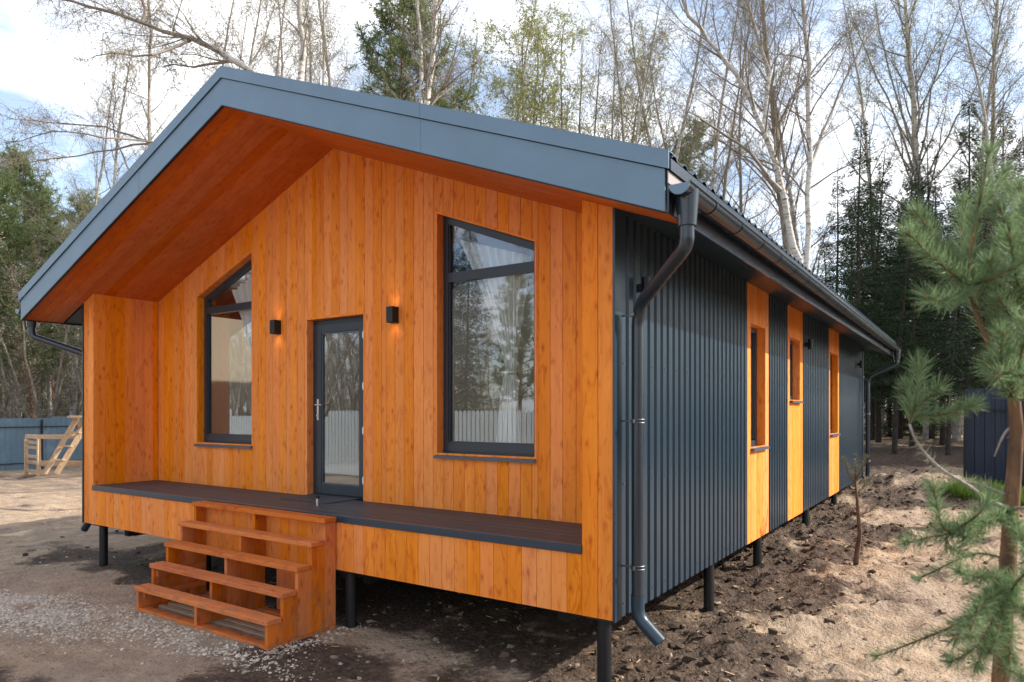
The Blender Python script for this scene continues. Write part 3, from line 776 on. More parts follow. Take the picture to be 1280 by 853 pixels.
mb.tube(bend([(hx, yl-.006, 2.165), (hx, yl-.055, 2.165), (hx+.115, yl-.055, 2.165)], .02, 4), .0095, 10)
mb.tube([(hx, yl-.009, 2.04), (hx, yl-.020, 2.04)], .011, 12); hb(mb, 'handle', M['steel'], dr, 40)
for z in (2.955, 2.375, 1.87, 1.305):
    mb = MB(); mb.box(b-.028, b+.022, yl-.024, yl-.0005, z-.035, z+.035, 0, .005); mb.tube([(b-.003, yl-.02, z-.045), (b-.003, yl-.02, z+.045)], .011, 10)
    hb(mb, 'hinge', M['white'], dr)
# curtains
def curtain(name, x_top0, x_top1, x_tie, w_tie, z_top0, z_top1, z_tie, x_bot, w_bot, y, label):
    nz, nu = 40, 70; rows = []
    for k in range(nz+1):
        t = k/nz
        for i in range(nu+1):
            q = i/nu; zt = z_top0+(z_top1-z_top0)*q; z = zt+(1.70-zt)*t; tt = (z-z_tie)/(zt-z_tie) if z > z_tie else 0
            if z > z_tie:
                s_ = tt**1.25; x0 = x_tie-w_tie/2+(x_top0-x_tie+w_tie/2)*s_; x1 = x_tie+w_tie/2+(x_top1-x_tie-w_tie/2)*s_
            else:
                bt = min(1, (z_tie-z)/(z_tie-1.70)); bt = bt**.5; c_ = x_tie+(x_bot-x_tie)*bt; w_ = w_tie+(w_bot-w_tie)*bt; x0, x1 = c_-w_/2, c_+w_/2
            am = .028*min(1, (x1-x0)/.4+.3)
            rows.append((x0+(x1-x0)*q, y+am*math.sin(q*52+.6*math.sin(z*2.1))+.012*math.sin(q*23+z), z))
    V = np.array(rows); I = np.arange(len(V)).reshape(nz+1, nu+1)
    F = np.stack([I[:-1, :-1], I[:-1, 1:], I[1:, 1:], I[1:, :-1]], -1).reshape(-1, 4)
    o = np_mesh(name, V, F, M['cloth'], smooth=True)
    tag(o, label, 'curtain', 'sheer curtains behind the porch windows')
    m2 = MB(); m2.tube([(x_tie+(w_tie/2+.01)*math.cos(a_), y+.045*math.sin(a_), z_tie) for a_ in np.linspace(0, 2*math.pi, 15)], .014, 8, False)
    m2.build('tieback', M['cloth'], o)
curtain('curtain', 5.66, 6.55, 6.33, .10, 3.90, 3.62, 2.48, 6.28, .28, 1.13, 'white sheer curtain tied back inside the tall window right of the door')
curtain('curtain', 1.70, 2.44, 2.36, .09, 3.72, 4.0, 2.45, 2.34, .20, 1.13, 'white sheer curtain tied back inside the tall window left of the door')
# wall lamps
def spot(loc, up, e, size=100):
    l = bpy.data.lights.new('lamp_light', 'SPOT'); l.energy = e; l.color = (1, .66, .30); l.spot_size = R(size); l.spot_blend = .8; l.shadow_soft_size = .012
    o = bpy.data.objects.new('lamp_light', l); col.objects.link(o); o.rotation_euler = (R(180) if up else 0, 0, 0); return o
def sconce(x, y, z, side=False, e=.42):
    mb = MB()
    if not side:
        x0, x1, ya, yb = x-.045, x+.045, y-.098, y-.0
        for args in ((x0, x0+.005, ya, yb), (x1-.005, x1, ya, yb), (x0+.005, x1-.005, ya, ya+.005), (x0+.005, x1-.005, yb-.012, yb)): mb.box(*args, z-.085, z+.085)
        mb.box(x0+.005, x1-.005, ya+.005, yb-.012, z-.04, z+.04); c = (x, y-.05)
    else:
        mb.tube([(x+.075, y, z-.08), (x+.075, y, z+.08)], .036, 18, False); mb.tube([(x+.075, y, z-.05), (x+.075, y, z+.05)], .035, 18)
        mb.box(x+.004, x+.045, y-.02, y+.02, z-.03, z+.03); c = (x+.075, y)
    o = hb(mb, 'wall_lamp', M['dark'])
    for d in (-1, 1):
        m2 = MB(); zz_ = z+d*(.052 if side else .045); m2.tube([(c[0], c[1], zz_-.004), (c[0], c[1], zz_+.004)], .026, 14); hb(m2, 'bulb', M['bulb'], o)
        s = spot((0, 0, 0), d > 0, e); s.location = (c[0], c[1], z+d*.075); s.parent = o
for x in (3.015, 4.985): sconce(x, YR-.001, 3.125)
for y in (.40, 6.72, 12.3): sconce(8.004, y, 3.045 if y < 1 else 3.11, True, .35)
# piles
def pile(x, y, zt=.47):
    z0 = float(height(x, y)); mb = MB(); mb.tube([(x, y, z0-.5), (x, y, zt-.006)], .054, 18)
    p = hb(mb, 'pile', M['dark'], smooth=40)
    m2 = MB(); m2.box(x-.10, x+.10, y-.10, y+.10, zt-.005, zt+.006); m2.build('pile_cap', M['dark'], p)
    m2 = m2
for x, y in ((.34, .10), (5.15, .10), (7.87, .10), (2.7, .12), (7.86, 2.57), (7.86, 4.5), (7.86, 7.5), (7.86, 10.2), (7.86, 12.95), (.34, 2.6), (.34, 5), (.34, 7.6), (.34, 10.2), (.34, 12.9), (2.9, 4.5), (5.15, 4.5), (2.9, 8.5), (5.15, 8.5)):
    pile(x, y, .55)
# ------------------------------------------------------------------ stairs
stairs = empty('porch_stairs', (3.97, -.42, 0)); so = (-3.97, .42, 0)
tag(stairs, 'orange stained wooden stairs with five open treads leading up to the dark porch deck', 'stairs')
def sb(mb, name, mat, parent=None):
    o = mb.build(name, mat)
    if parent is None: o.parent = stairs; o.location = so
    else: o.parent = parent
    return o
X0, X1 = 2.885, 5.066; run = .1605; yf = [-.800+run*i for i in range(5)]; zt = [.262, .468, .670, .870, 1.072]
for x0, w in ((X0, .042), (3.945, .042), (X1-.042, .042)):
    mb = MB()
    for i in range(5):
        y0 = yf[i]+.012; y1 = (yf[i+1]+.0105) if i < 4 else -.018
        mb.box(x0, x0+w, y0, y1, .035, zt[i]-.046, rng.random(), .003)
    sb(mb, 'carriage', M['stair_z'])
for i in range(5):
    mb = MB(); mb.box(X0-.012, X1+.012, yf[i]-.006, (yf[i]+.150) if i < 4 else -.017, zt[i]-.045, zt[i], rng.random(), .004); sb(mb, 'tread', M['stair_x'])
mb = MB(); mb.box(X0, X1, yf[0]+.014, yf[0]+.114, 0.0, .0345, .2, .003); mb.box(X0, X1, -.10, -.02, 0, .0345, .7, .003)
mb.box(X0, X0+.09, yf[0]+.116, -.11, 0, .034, .4); mb.box(X1-.09, X1, yf[0]+.116, -.11, 0, .034, .6)
sb(mb, 'base_frame', M['stair_x'])
for yy in (-.60, -.50, -.38, -.27):
    mb = MB(); mb.box(X0+.092, X1-.092, yy, yy+.055, .004, .030, rng.random(), .003); sb(mb, 'base_slat', M['raw_slats'])
for zz_, yy in ((.36, -.60), (.16, -.74)):
    mb = MB(); mb.box(X0+.044, X0+.08, yy, -.05, zz_-.03, zz_+.03, rng.random()); sb(mb, 'side_cleat', M['stair_y'])
for x0, x1 in ((3.36, 3.62), (4.20, 4.72)):
    mb = MB(); e = board_edges(x0, x1, .13, 0)
    for i in range(len(e)-1): mb.box(e[i]+.001, e[i+1]-.001, -.040, -.020, .05, .56, rng.random(), .002)
    sb(mb, 'back_board', M['stair_z'])
# door mat
mb = MB(); mb.box(-.40, .40, -.235, .235, 0, .009, 0, .003); dm = mb.build('door_mat', M['mat']); dm.location = (3.955, .735, ZD+.001)
tag(dm, 'flat dark grey mat on the porch deck in front of the glazed door', 'door mat')
# ------------------------------------------------------------------ stones, clods
def chunks(name, pts, size, mat, seed, label, cat, flat=.6, hfn=height):
    rs = np.random.RandomState(seed); n = len(pts)
    t = (1+5**.5)/2
    ico = np.array([(-1, t, 0), (1, t, 0), (-1, -t, 0), (1, -t, 0), (0, -1, t), (0, 1, t), (0, -1, -t), (0, 1, -t), (t, 0, -1), (t, 0, 1), (-t, 0, -1), (-t, 0, 1)])/1.9
    fc = np.array([(0, 11, 5), (0, 5, 1), (0, 1, 7), (0, 7, 10), (0, 10, 11), (1, 5, 9), (5, 11, 4), (11, 10, 2), (10, 7, 6), (7, 1, 8), (3, 9, 4), (3, 4, 2), (3, 2, 6), (3, 6, 8), (3, 8, 9), (4, 9, 5), (2, 4, 11), (6, 2, 10), (8, 6, 7), (9, 8, 1)])
    sc = size[:, None, None]*(ico[None]*(1+.40*rs.randn(n, 12, 1).clip(-1.5, 1.5)))*np.stack([rs.uniform(.8, 1.35, n), rs.uniform(.7, 1.1, n), rs.uniform(.45, .8, n)*flat/.6], 1)[:, None, :]
    a = rs.uniform(0, 6.28, n); c, s = np.cos(a), np.sin(a)
    x = sc[..., 0]*c[:, None]-sc[..., 1]*s[:, None]; y = sc[..., 0]*s[:, None]+sc[..., 1]*c[:, None]
    z = sc[..., 2]+hfn(pts[:, 0], pts[:, 1])[:, None]+size[:, None]*.12
    V = np.stack([x+pts[:, 0:1], y+pts[:, 1:2], z], -1).reshape(-1, 3)
    F = (fc[None]+12*np.arange(n)[:, None, None]).reshape(-1, 3)
    o = np_mesh(name, V, F, mat, attrs={'rnd': ('FACE', np.repeat(rs.rand(n), 20))}, smooth=False)
    return tag(o, label, cat, kind='stuff')
def stonem(name, c0, c1, c2):
    t = NT(name); r = t.attr('rnd'); n = t.noise(t.pos(), 60, 3)
    c = t.mix(r, c0, c1); c = t.mix(t.mapr(n, .45, .7, 0, .6), c, c2); t.bump(n, .4, .004)
    return t.done(c, .9, 0, .2)
M['gravel'] = stonem('pale_gravel', (.34, .28, .22), (.66, .58, .49), (.48, .40, .32))
M['clod'] = stonem('soil_clods', (.035, .024, .017), (.15, .10, .068), (.07, .05, .035))
M['sandclod'] = stonem('sandy_clods', (.16, .115, .078), (.32, .24, .17), (.20, .15, .11))
rs = np.random.RandomState(3)
n = 230000
q = np.stack([rs.uniform(-4.5, 6.2, n), rs.uniform(-3.2, .3, n)], 1)
d1 = 1.3*np.exp(-(((q[:, 0]-1.5)/1.5)**2+((q[:, 1]+1.42)/.38)**2)*1.3)
d2 = np.exp(-(((q[:, 0]-4.0)/1.35)**2+((q[:, 1]+1.02)/.20)**2)*1.2)
d3 = np.exp(-(((q[:, 0]-5.15)/.13)**2+((q[:, 1]+.5)/.6)**2)*1.2)
keep = rs.rand(n) < np.clip(np.maximum.reduce([d1*.9, d2*.45, d3*.4])*1.2*sstep(.3, .62, fbm(q[:, 0], q[:, 1], 2.2)*1.15), 0, 1)
keep |= (rs.rand(n) < .0015)
keep &= ~((q[:, 0] > 2.88) & (q[:, 0] < 5.07) & (q[:, 1] > -.80))
q = q[keep]
chunks('gravel', q, .005+.014*rs.rand(len(q))**2.4, M['gravel'], 4, 'pale loose gravel spread at the foot of the wooden stairs', 'gravel')
n = 46000
q = np.stack([rs.uniform(-3, 12.5, n), rs.uniform(-2.5, 14, n)], 1)
near_side = np.exp(-((q[:, 0]-8.3)/1.2)**2)*sstep(-1.5, 0, q[:, 1]); mm = mudmap(q[:, 0], q[:, 1])
p_ = mm*(.12+.75*near_side); keep = (rs.rand(n) < p_) & ~((q[:, 0] > 2.8) & (q[:, 0] < 5.1) & (q[:, 1] > -.9) & (q[:, 1] < 0))
q = q[keep]; print('clods', len(q))
chunks('soil_clods', q, .007+.042*rs.rand(len(q))**4, M['clod'], 6, 'dark crumbled clods of soil lying beside and under the house', 'soil clods')
n = 9000
q = np.stack([rs.uniform(5, 12.5, n), rs.uniform(-2.5, 13, n)], 1); keep = rs.rand(n) < .35
q = q[keep]
chunks('sandy_clods', q, .007+.03*rs.rand(len(q))**3, M['sandclod'], 8, 'small pale sandy lumps scattered over the ground', 'sandy lumps')
# wood chips and twigs on the soil
n = 300; mb = MB()
for i in range(n):
    x, y = rng.uniform(-2, 12), rng.uniform(-2.6, 12)
    if rng.random() < .45: x = rng.gauss(8.6, .8)
    if 2.8 < x < 5.1 and -.9 < y < 0: continue
    a = rng.uniform(0, 6.28); L = rng.uniform(.01, .055); z = float(height(x, y))+.016
    dx, dy = math.cos(a)*L, math.sin(a)*L
    mb.bar((x-dx, y-dy, z), (x+dx, y+dy, z+rng.uniform(-.01, .02)), rng.uniform(.004, .014), .004, rng.random())
tag(mb.build('wood_chips', M['raw_x']), 'light splinters and twigs littering the bare soil', 'wood chips', kind='stuff')
# ------------------------------------------------------------------ trees
def segs_mesh(segs, n=3, close=False):
    """segs: (m, 8) p0 p1 r0 r1 -> V, F(quads), thin attr"""
    A = np.array(segs, float); p0, p1, r0, r1 = A[:, 0:3], A[:, 3:6], A[:, 6], A[:, 7]
    d = p1-p0; d /= np.linalg.norm(d, axis=1)[:, None]+1e-9
    ref = np.where(np.abs(d[:, 2:3]) < .9, np.array([[0, 0, 1.]]), np.array([[1., 0, 0]]))
    u = np.cross(d, ref); u /= np.linalg.norm(u, axis=1)[:, None]; w = np.cross(d, u)
    a = 2*np.pi*np.arange(n)/n; ca, sa = np.cos(a)[None, :, None], np.sin(a)[None, :, None]
    ring = u[:, None]*ca+w[:, None]*sa
    V = np.concatenate([p0[:, None]+ring*r0[:, None, None], p1[:, None]+ring*r1[:, None, None]], 1)
    k = np.arange(n); k2 = (k+1) % n
    f = np.stack([k, k2, n+k2, n+k], 1)
    F = (f[None]+(2*n)*np.arange(len(A))[:, None, None]).reshape(-1, 4)
    return V.reshape(-1, 3), F, np.repeat((r0+r1)/2, n)
def limb_path(rs, p, d, L, nseg, wob, lift):
    pts = [p.copy()]; d = d/np.linalg.norm(d)
    for i in range(nseg):
        d = d+rs.randn(3)*wob+np.array([0, 0, lift]); d /= np.linalg.norm(d); p = p+d*L/nseg; pts.append(p.copy())
    return pts
def leaves_mesh(P, D, size, rs, asp=.45):
    """P centres, D directions, one triangle pair (diamond) each"""
    n = len(P); D = D/np.linalg.norm(D, axis=1)[:, None]
    r = rs.randn(n, 3); s = np.cross(D, r); s /= np.linalg.norm(s, axis=1)[:, None]
    sz = size[:, None] if hasattr(size, '__len__') else size
    V = np.stack([P, P+D*sz*.5+s*sz*asp*.5, P+D*sz, P+D*sz*.5-s*sz*asp*.5], 1)
    return V.reshape(-1, 3), np.arange(4*n).reshape(n, 4)
def add_parts(root_kind, seg_thick, seg_thin, leaf, barkm, twigm, leafm_, rs, shared=None):
    out = []
    if seg_thick:
        V, F, th = segs_mesh(seg_thick, 8); out.append(('trunk', np_mesh('_', V, F, barkm, attrs={'thin': ('FACE', th)}, smooth=True)))
    Vs, Fs, mi, rn = [], [], [], []; off = 0
    if seg_thin:
        V, F, th = segs_mesh(seg_thin, 3); Vs.append(V); Fs.append(F); mi.append(np.zeros(len(F))); rn.append(np.zeros(len(F))); off = len(V)
    if leaf is not None:
        V, F, r = leaf; Vs.append(V); Fs.append(F+off); mi.append(np.ones(len(F))); rn.append(r)
    if Vs:
        V, F = np.concatenate(Vs), np.concatenate(Fs)
        out.append(('crown', np_mesh('_', V, F, [twigm, leafm_], attrs={'rnd': ('FACE', np.concatenate(rn))}, mi=np.concatenate(mi))))
    return out
def gen_birch(seed, H=18, lean=None, r0=None, start=.22, spread=.30, leafn=1, paths=None, twigk=1.0, leafsize=.035, prim=24):
    """paths: list of custom trunk polylines (points) with (r start, r end)"""
    rs = np.random.RandomState(seed); thick, thin, LP, LD = [], [], [], []
    trunks = []
    if paths: 
        for pts, ra, rb in paths:
            fine = []
            for i in range(len(pts)-1):
                for k in range(3): fine.append(np.array(pts[i])*(1-k/3)+np.array(pts[i+1])*k/3+rs.randn(3)*.03)
            fine.append(np.array(pts[-1], float)); trunks.append((fine, ra, rb))
    else:
        r0 = r0 or H*.0085
        d = np.array([rs.uniform(-.06, .06), rs.uniform(-.06, .06), 1]) if lean is None else np.array(lean, float)
        trunks.append((limb_path(rs, np.zeros(3), d, H, 22, .035, .02), r0, .012))
    for pts, ra, rb in trunks:
        m = len(pts); Ls = [0]
        for i in range(m-1): Ls.append(Ls[-1]+np.linalg.norm(pts[i+1]-pts[i]))
        T = Ls[-1]; rad = lambda t: ra+(rb-ra)*t**.9
        for i in range(m-1): thick.append((*pts[i], *pts[i+1], rad(i/(m-1)), rad((i+1)/(m-1))))
        az = rs.uniform(0, 6.28); np_ = int(prim*T/18)+3
        for k in range(np_):
            t = start+(1-start)*(k+rs.rand())/np_; f = t*(m-1); i = min(int(f), m-2); p = pts[i]+(pts[i+1]-pts[i])*(f-i)
            td = pts[i+1]-pts[i]; td /= np.linalg.norm(td)
            az += 2.4+rs.uniform(-.5, .5); an = R(rs.uniform(28, 62)-14*t)
            side = np.array([math.cos(az), math.sin(az), 0]); dd = td*math.cos(an)+side*math.sin(an)
            L = spread*T*(1-t)**.55*rs.uniform(.6, 1.15)+.5; rb0 = max(.010, rad(t)*.36)
            bp = limb_path(rs, p, dd, L, 8, .10, .035)
            for j in range(8):
                ra_, rb_ = rb0*(1-j/8.5), rb0*(1-(j+1)/8.5)
                (thick if ra_ > .016 else thin).append((*bp[j], *bp[j+1], max(.005, ra_), max(.005, rb_)))
            ns = int(4+L*2.6)
            for q in range(ns):
                f2 = (.12+.88*(q+rs.rand())/ns)*7.9; j = int(f2); p2 = bp[j]+(bp[j+1]-bp[j])*(f2-j); bd = bp[j+1]-bp[j]; bd /= np.linalg.norm(bd)
                rd = rs.randn(3); rd[2] = abs(rd[2])*.5+.2; d2 = bd*.9+rd*.55; L2 = L*rs.uniform(.18, .42)*(1.15-f2/8*.6)+.2
                sp_ = limb_path(rs, p2, d2, L2, 4, .13, -.02)
                r2 = max(.006, rb0*.35*(1-f2/11))
                for j2 in range(4): thin.append((*sp_[j2], *sp_[j2+1], r2*(1-j2/5), r2*(1-(j2+1)/5)))
                nt = int((2+L2*4.5)*twigk)
                for w in range(nt):
                    f3 = (rs.rand()*.95+.05)*3.95; j3 = int(f3); p3 = sp_[j3]+(sp_[j3+1]-sp_[j3])*(f3-j3)
                    d3 = (sp_[j3+1]-sp_[j3])*2+rs.randn(3)*.45; L3 = rs.uniform(.25, .75)
                    tp = limb_path(rs, p3, d3, L3, 3, .18, -.30)
                    for j4 in range(3): thin.append((*tp[j4], *tp[j4+1], .0042-.0008*j4, .0036-.0008*j4))
                    for b in range(leafn*2):
                        f4 = rs.rand()*2.99; j4 = int(f4); LP.append(tp[j4]+(tp[j4+1]-tp[j4])*(f4-j4)); LD.append(rs.randn(3)+np.array([0, 0, -.4]))
    leaf = None
    if LP:
        V, F = leaves_mesh(np.array(LP), np.array(LD), leafsize*rs.uniform(.6, 1.3, len(LP)), rs, .6); leaf = (V, F, rs.rand(len(F)))
    return thick, thin, leaf, rs
def gen_spruce(seed, H=16, Rr=2.4, base=.12, gap=0.0, dens=1.0):
    rs = np.random.RandomState(seed); thick, thin, P, D, SZ = [], [], [], [], []
    pts = limb_path(rs, np.zeros(3), np.array([0, 0, 1.]), H, 14, .012, .02)
    for i in range(14): thick.append((*pts[i], *pts[i+1], H*.0085*(1-i/14)+.012, H*.0085*(1-(i+1)/14)+.012))
    z = H*base
    while z < H*.985:
        t = z/H; nb = int(rs.randint(5, 8)*(1 if t < .9 else .7)); Lr = Rr*((1-t)**.8)*rs.uniform(.65, 1.1)+.12
        if rs.rand() < gap: z += rs.uniform(.2, .5); continue
        f = t*14; i = min(int(f), 13); c = pts[i]+(pts[i+1]-pts[i])*(f-i); a0 = rs.uniform(0, 6.28)
        for k in range(nb):
            a = a0+k*6.283/nb+rs.uniform(-.35, .35); L = Lr*rs.uniform(.6, 1.2); o = np.array([math.cos(a), math.sin(a), 0]); ns = 6
            slope = -.15-.45*(1-t)+rs.uniform(-.12, .12)+(.6 if t > .85 else 0); p = c.copy(); bp = [p]
            for j in range(ns):
                d = o+np.array([0, 0, slope+.13*j]); d /= np.linalg.norm(d); p = p+d*L/ns; bp.append(p)
            rb = .008+.006*L
            for j in range(ns): thin.append((*bp[j], *bp[j+1], rb*(1-j/ns)+.003, rb*(1-(j+1)/ns)+.003))
            m = int((L*46+8)*dens); fs = rs.rand(m)**.75*(ns-.02); jj = fs.astype(int); B = np.array(bp); pp = B[jj]+(B[jj+1]-B[jj])*(fs-jj)[:, None]
            sd = np.array([-math.sin(a), math.cos(a), 0]); sg = rs.choice([-1, 1], m)
            wdt = (1.05-fs/ns)*.42*min(1, L)+.12
            q = pp+sd*(sg*wdt*rs.rand(m)*.8)[:, None]+np.array([0, 0, -1])*(rs.rand(m)*.16)[:, None]
            dd = o*.7+sd*(sg*.7)[:, None]+np.stack([rs.randn(m)*.25, rs.randn(m)*.25, -.45+rs.randn(m)*.3], 1)
            P.append(q); D.append(dd); SZ.append(rs.uniform(.07, .20, m))
        z += rs.uniform(.16, .34)*(1 if t < .7 else .8)
    P, D, SZ = np.concatenate(P), np.concatenate(D), np.concatenate(SZ)
    V, F = leaves_mesh(P, D, SZ, rs, .24); return thick, thin, (V, F, rs.rand(len(F))), rs
def gen_pine(seed, H=15, crown=.35, Rr=3.0, tuft=.24, nb=46, dens=1.0):
    rs = np.random.RandomState(seed); thick, thin, P, D, SZ = [], [], [], [], []
    pts = limb_path(rs, np.zeros(3), np.array([0, 0, 1.]), H, 16, .03, .03)
    for i in range(16): thick.append((*pts[i], *pts[i+1], H*.011*(1-i/16.5)+.01, H*.011*(1-(i+1)/16.5)+.01))
    for k in range(nb):
        t = crown+(1-crown)*(k+rs.rand())/nb*.99; f = t*16; i = min(int(f), 15); c = pts[i]+(pts[i+1]-pts[i])*(f-i); a = k*2.4+rs.uniform(-.6, .6)
        tt = (t-crown)/(1-crown); L = Rr*(1-tt)**.6*(.55+.45*min(1, tt*4+.3))*rs.uniform(.55, 1.1)+.3
        bp = limb_path(rs, c, np.array([math.cos(a), math.sin(a), .25+.5*tt]), L, 6, .10, .04)
        for j in range(6): (thick if L > 1.6 and j < 3 else thin).append((*bp[j], *bp[j+1], .012+.012*L*(1-j/6), .012+.012*L*(1-(j+1)/6)))
        for q in range(int((5+L*5)*dens)):
            f2 = (.25+.75*rs.rand())*5.95; j = int(f2); p2 = bp[j]+(bp[j+1]-bp[j])*(f2-j)
            d2 = (bp[j+1]-bp[j])*1.2+rs.randn(3)*.5; d2[2] += .15; L2 = rs.uniform(.25, .8); sp_ = limb_path(rs, p2, d2, L2, 2, .1, .08)
            for j2 in range(2): thin.append((*sp_[j2], *sp_[j2+1], .009, .007))
            for e in (0.35, .65, 1.0):
                cc = sp_[0]+(sp_[2]-sp_[0])*e; m = 13; dr_ = rs.randn(m, 3); dr_ /= np.linalg.norm(dr_, axis=1)[:, None]; ax = (sp_[2]-sp_[0])/L2
                P.append(np.repeat(cc[None], m, 0)); D.append(dr_+ax*.7); SZ.append(rs.uniform(.6, 1.1, m)*tuft)
    P, D, SZ = np.concatenate(P), np.concatenate(D), np.concatenate(SZ)
    V, F = leaves_mesh(P, D, SZ, rs, .13); return thick, thin, (V, F, rs.rand(len(F))), rs
def gen_thicket(seed, H=9, stems=5, leafn=2500, spread=2.0):
    rs = np.random.RandomState(seed); thick, thin, LP, LD = [], [], [], []
    for s in range(stems):
        a = rs.uniform(0, 6.28); r = rs.uniform(0, .7); p0 = np.array([math.cos(a)*r, math.sin(a)*r, 0]); h = H*rs.uniform(.6, 1.0)
        bp = limb_path(rs, p0, np.array([math.cos(a)*.28, math.sin(a)*.28, 1]), h, 10, .09, .04)
        for j in range(10): thick.append((*bp[j], *bp[j+1], .075*(1-j/10.5), .075*(1-(j+1)/10.5)))
        for k in range(16):
            f = (.15+.85*rs.rand())*9.95; j = int(f); p = bp[j]+(bp[j+1]-bp[j])*(f-j); d = rs.randn(3); d[2] = abs(d[2])*.8+.3
            L = spread*rs.uniform(.4, 1.1)*(1.1-f/12); sp_ = limb_path(rs, p, d, L, 5, .16, .03)
            for j2 in range(5): thin.append((*sp_[j2], *sp_[j2+1], .018*(1-j2/5.5), .018*(1-(j2+1)/5.5)))
            for w in range(int(leafn/stems/16/3)):
                f3 = rs.rand()*4.95; j3 = int(f3); p3 = sp_[j3]+(sp_[j3+1]-sp_[j3])*(f3-j3); d3 = rs.randn(3)+np.array([0, 0, .3]); L3 = rs.uniform(.2, .6)
                tp = limb_path(rs, p3, d3, L3, 2, .2, -.02)
                for j4 in range(2): thin.append((*tp[j4], *tp[j4+1], .006, .004))
                for b in range(3): LP.append(tp[1]+(tp[2]-tp[1])*rs.rand()+rs.randn(3)*.06); LD.append(rs.randn(3))
    V, F = leaves_mesh(np.array(LP), np.array(LD), .085*rs.uniform(.6, 1.3, len(LP)), rs, .5); return thick, thin, (V, F, rs.rand(len(F))), rs
LIB = {}
def lib(key, kind, gen, bm, tm, lm):
    th, tn, lf, rs_ = gen; LIB[key] = (kind, add_parts(kind, th, tn, lf, M[bm], M[tm], M[lm], rs_))
def place(key, loc, rz=0, sc=1.0, label=None, cat='tree', group=None, tilt=(0, 0)):
    kind, parts = LIB[key]; r = empty(kind, loc, rz); r.scale = (sc, sc, sc); r.rotation_euler = (tilt[0], tilt[1], rz)
    for nm, me in parts:
        o = bpy.data.objects.new(nm, me); col.objects.link(o); o.parent = r
    return tag(r, label, cat, group)
for i in range(5): lib('birch%d' % i, 'birch_tree', gen_birch(40+i, 19+i*.7, leafn=2, spread=.24, twigk=1.3, leafsize=.032), 'birch', 'twigs', 'bud')
for i in range(2): lib('leafy%d' % i, 'birch_tree', gen_birch(60+i, 17, leafn=5, spread=.27, leafsize=.065, twigk=1.3), 'aspen', 'twigs', 'bud')
for i in range(2): lib('aspen%d' % i, 'bare_tree', gen_birch(80+i, 19, leafn=0, spread=.34, twigk=.7, prim=30), 'aspen', 'twigs', 'bud')
for i in range(4): lib('spruce%d' % i, 'spruce_tree', gen_spruce(90+i, 15, 2.0+.25*i, .20, .22 if i < 2 else .10, 1.0), 'sprucebark', 'sprucebark', 'spruce')
lib('bushy0', 'spruce_tree', gen_spruce(97, 15, 3.1, .03, .0, .9), 'sprucebark', 'sprucebark', 'spruce')
for i in range(3): lib('pine%d' % i, 'pine_tree', gen_pine(70+i, 15, .30+.1*i, nb=54, dens=1.25), 'pinebark', 'sprucebark', 'pine')
for i in range(4): lib('thicket%d' % i, 'thicket_tree', gen_thicket(50+i, 10+i, leafn=3600), 'aspen', 'twigs', 'willow')
def gpos(u, depth):
    p = at(u, HZ, depth); return (p[0], p[1], float(height(p[0], p[1]))-.15)
tr = random.Random(77)
def put(key, u, depth, top=None, **kw):
    """place a tree; top = photograph row its tip reaches"""
    x, y, z = gpos(u, depth); me = LIB[key][1]
    sc = kw.pop('sc', None)
    if top is not None:
        H = max(v.co.z for v in me[0][1].vertices); sc = ((HZ-top)*depth/FPX+2.1-z)/H
    return place(key, (x, y, z), kw.pop('rz', tr.uniform(0, 6.28)), sc or 1.0, **kw)
# big birches right of the roof (own shapes)
def custom(name_paths, depth, seed, label, base_u, **kw):
    bx, by, bz = gpos(base_u, depth); base = np.array([bx, by, bz]); P = []
    for pts, ra, rb in name_paths:
        q = [(np.array([bx, by, bz]) if p is None else at(p[0], p[1], depth+(p[2] if len(p) > 2 else 0)))-base for p in pts]; P.append((q, ra, rb))
    kind = kw.pop('kind', 'birch_tree'); bm = kw.pop('bark', 'birch'); lm = kw.pop('leafm', 'bud')
    th, tn, lf, rs_ = gen_birch(seed, paths=P, **kw); LIB['c%d' % seed] = (kind, add_parts(kind, th, tn, lf, M[bm], M['twigs'], M[lm], rs_))
    return place('c%d' % seed, (bx, by, bz), 0, 1, label, 'tree')
custom([([None, (1000, 340), (990, 300), (975, 225), (955, 165), (930, 110), (898, 65), (862, 20), (842, -30), (830, -90)], .12, .035),
        ([(955, 165), (962, 90, 1), (938, 20, 1), (925, -60, 1)], .09, .03),
        ([(978, 240), (935, 190, -1), (895, 160, -1.5), (860, 140, -2)], .06, .015)], 21, 201, 'big leaning birch whose white trunk bends left above the right end of the roof', 1003, start=.30, spread=.30, twigk=1.0)
custom([([None, (1008, 330), (1011, 200), (1012, 80), (1003, 10), (996, -90)], .10, .04),
        ([(1010, 215), (1040, 140, 1), (1075, 60, 1.5), (1095, 20, 2)], .05, .012)], 20, 202, 'straight slim white birch just right of the big leaning birch', 1008, start=.3, spread=.26)
custom([([None, (985, 320), (974, 240), (969, 150), (958, 60), (950, -60)], .16, .05),
        ([(970, 160), (1000, 110, 0), (1030, 70, 0), (1075, 30, 0)], .05, .012)], 23, 203, 'thin grey birch crossing behind the big leaning birch', 992, start=.3, spread=.26, bark='aspen', kind='bare_tree')
custom([([None, (1156, 330), (1150, 240), (1140, 130), (1133, 30), (1128, -80)], .20, .06),
        ([(1150, 240), (1120, 150, 1), (1085, 70, 1), (1060, 10, 1)], .06, .015), ([(1150, 240), (1185, 170, 0), (1225, 100, 0), (1245, 60, 0)], .05, .012),
        ([(1150, 200), (1165, 110, 0), (1185, 50, 0), (1208, -10, 0)], .05, .015), ([(1146, 200), (1118, 110, 0), (1100, 40, 0), (1088, -30, 0)], .05, .015)],
       31, 204, 'broad birch hazed with yellow-green buds rising above the dark spruces', 1160, start=.3, spread=.28, leafn=2, leafsize=.05)
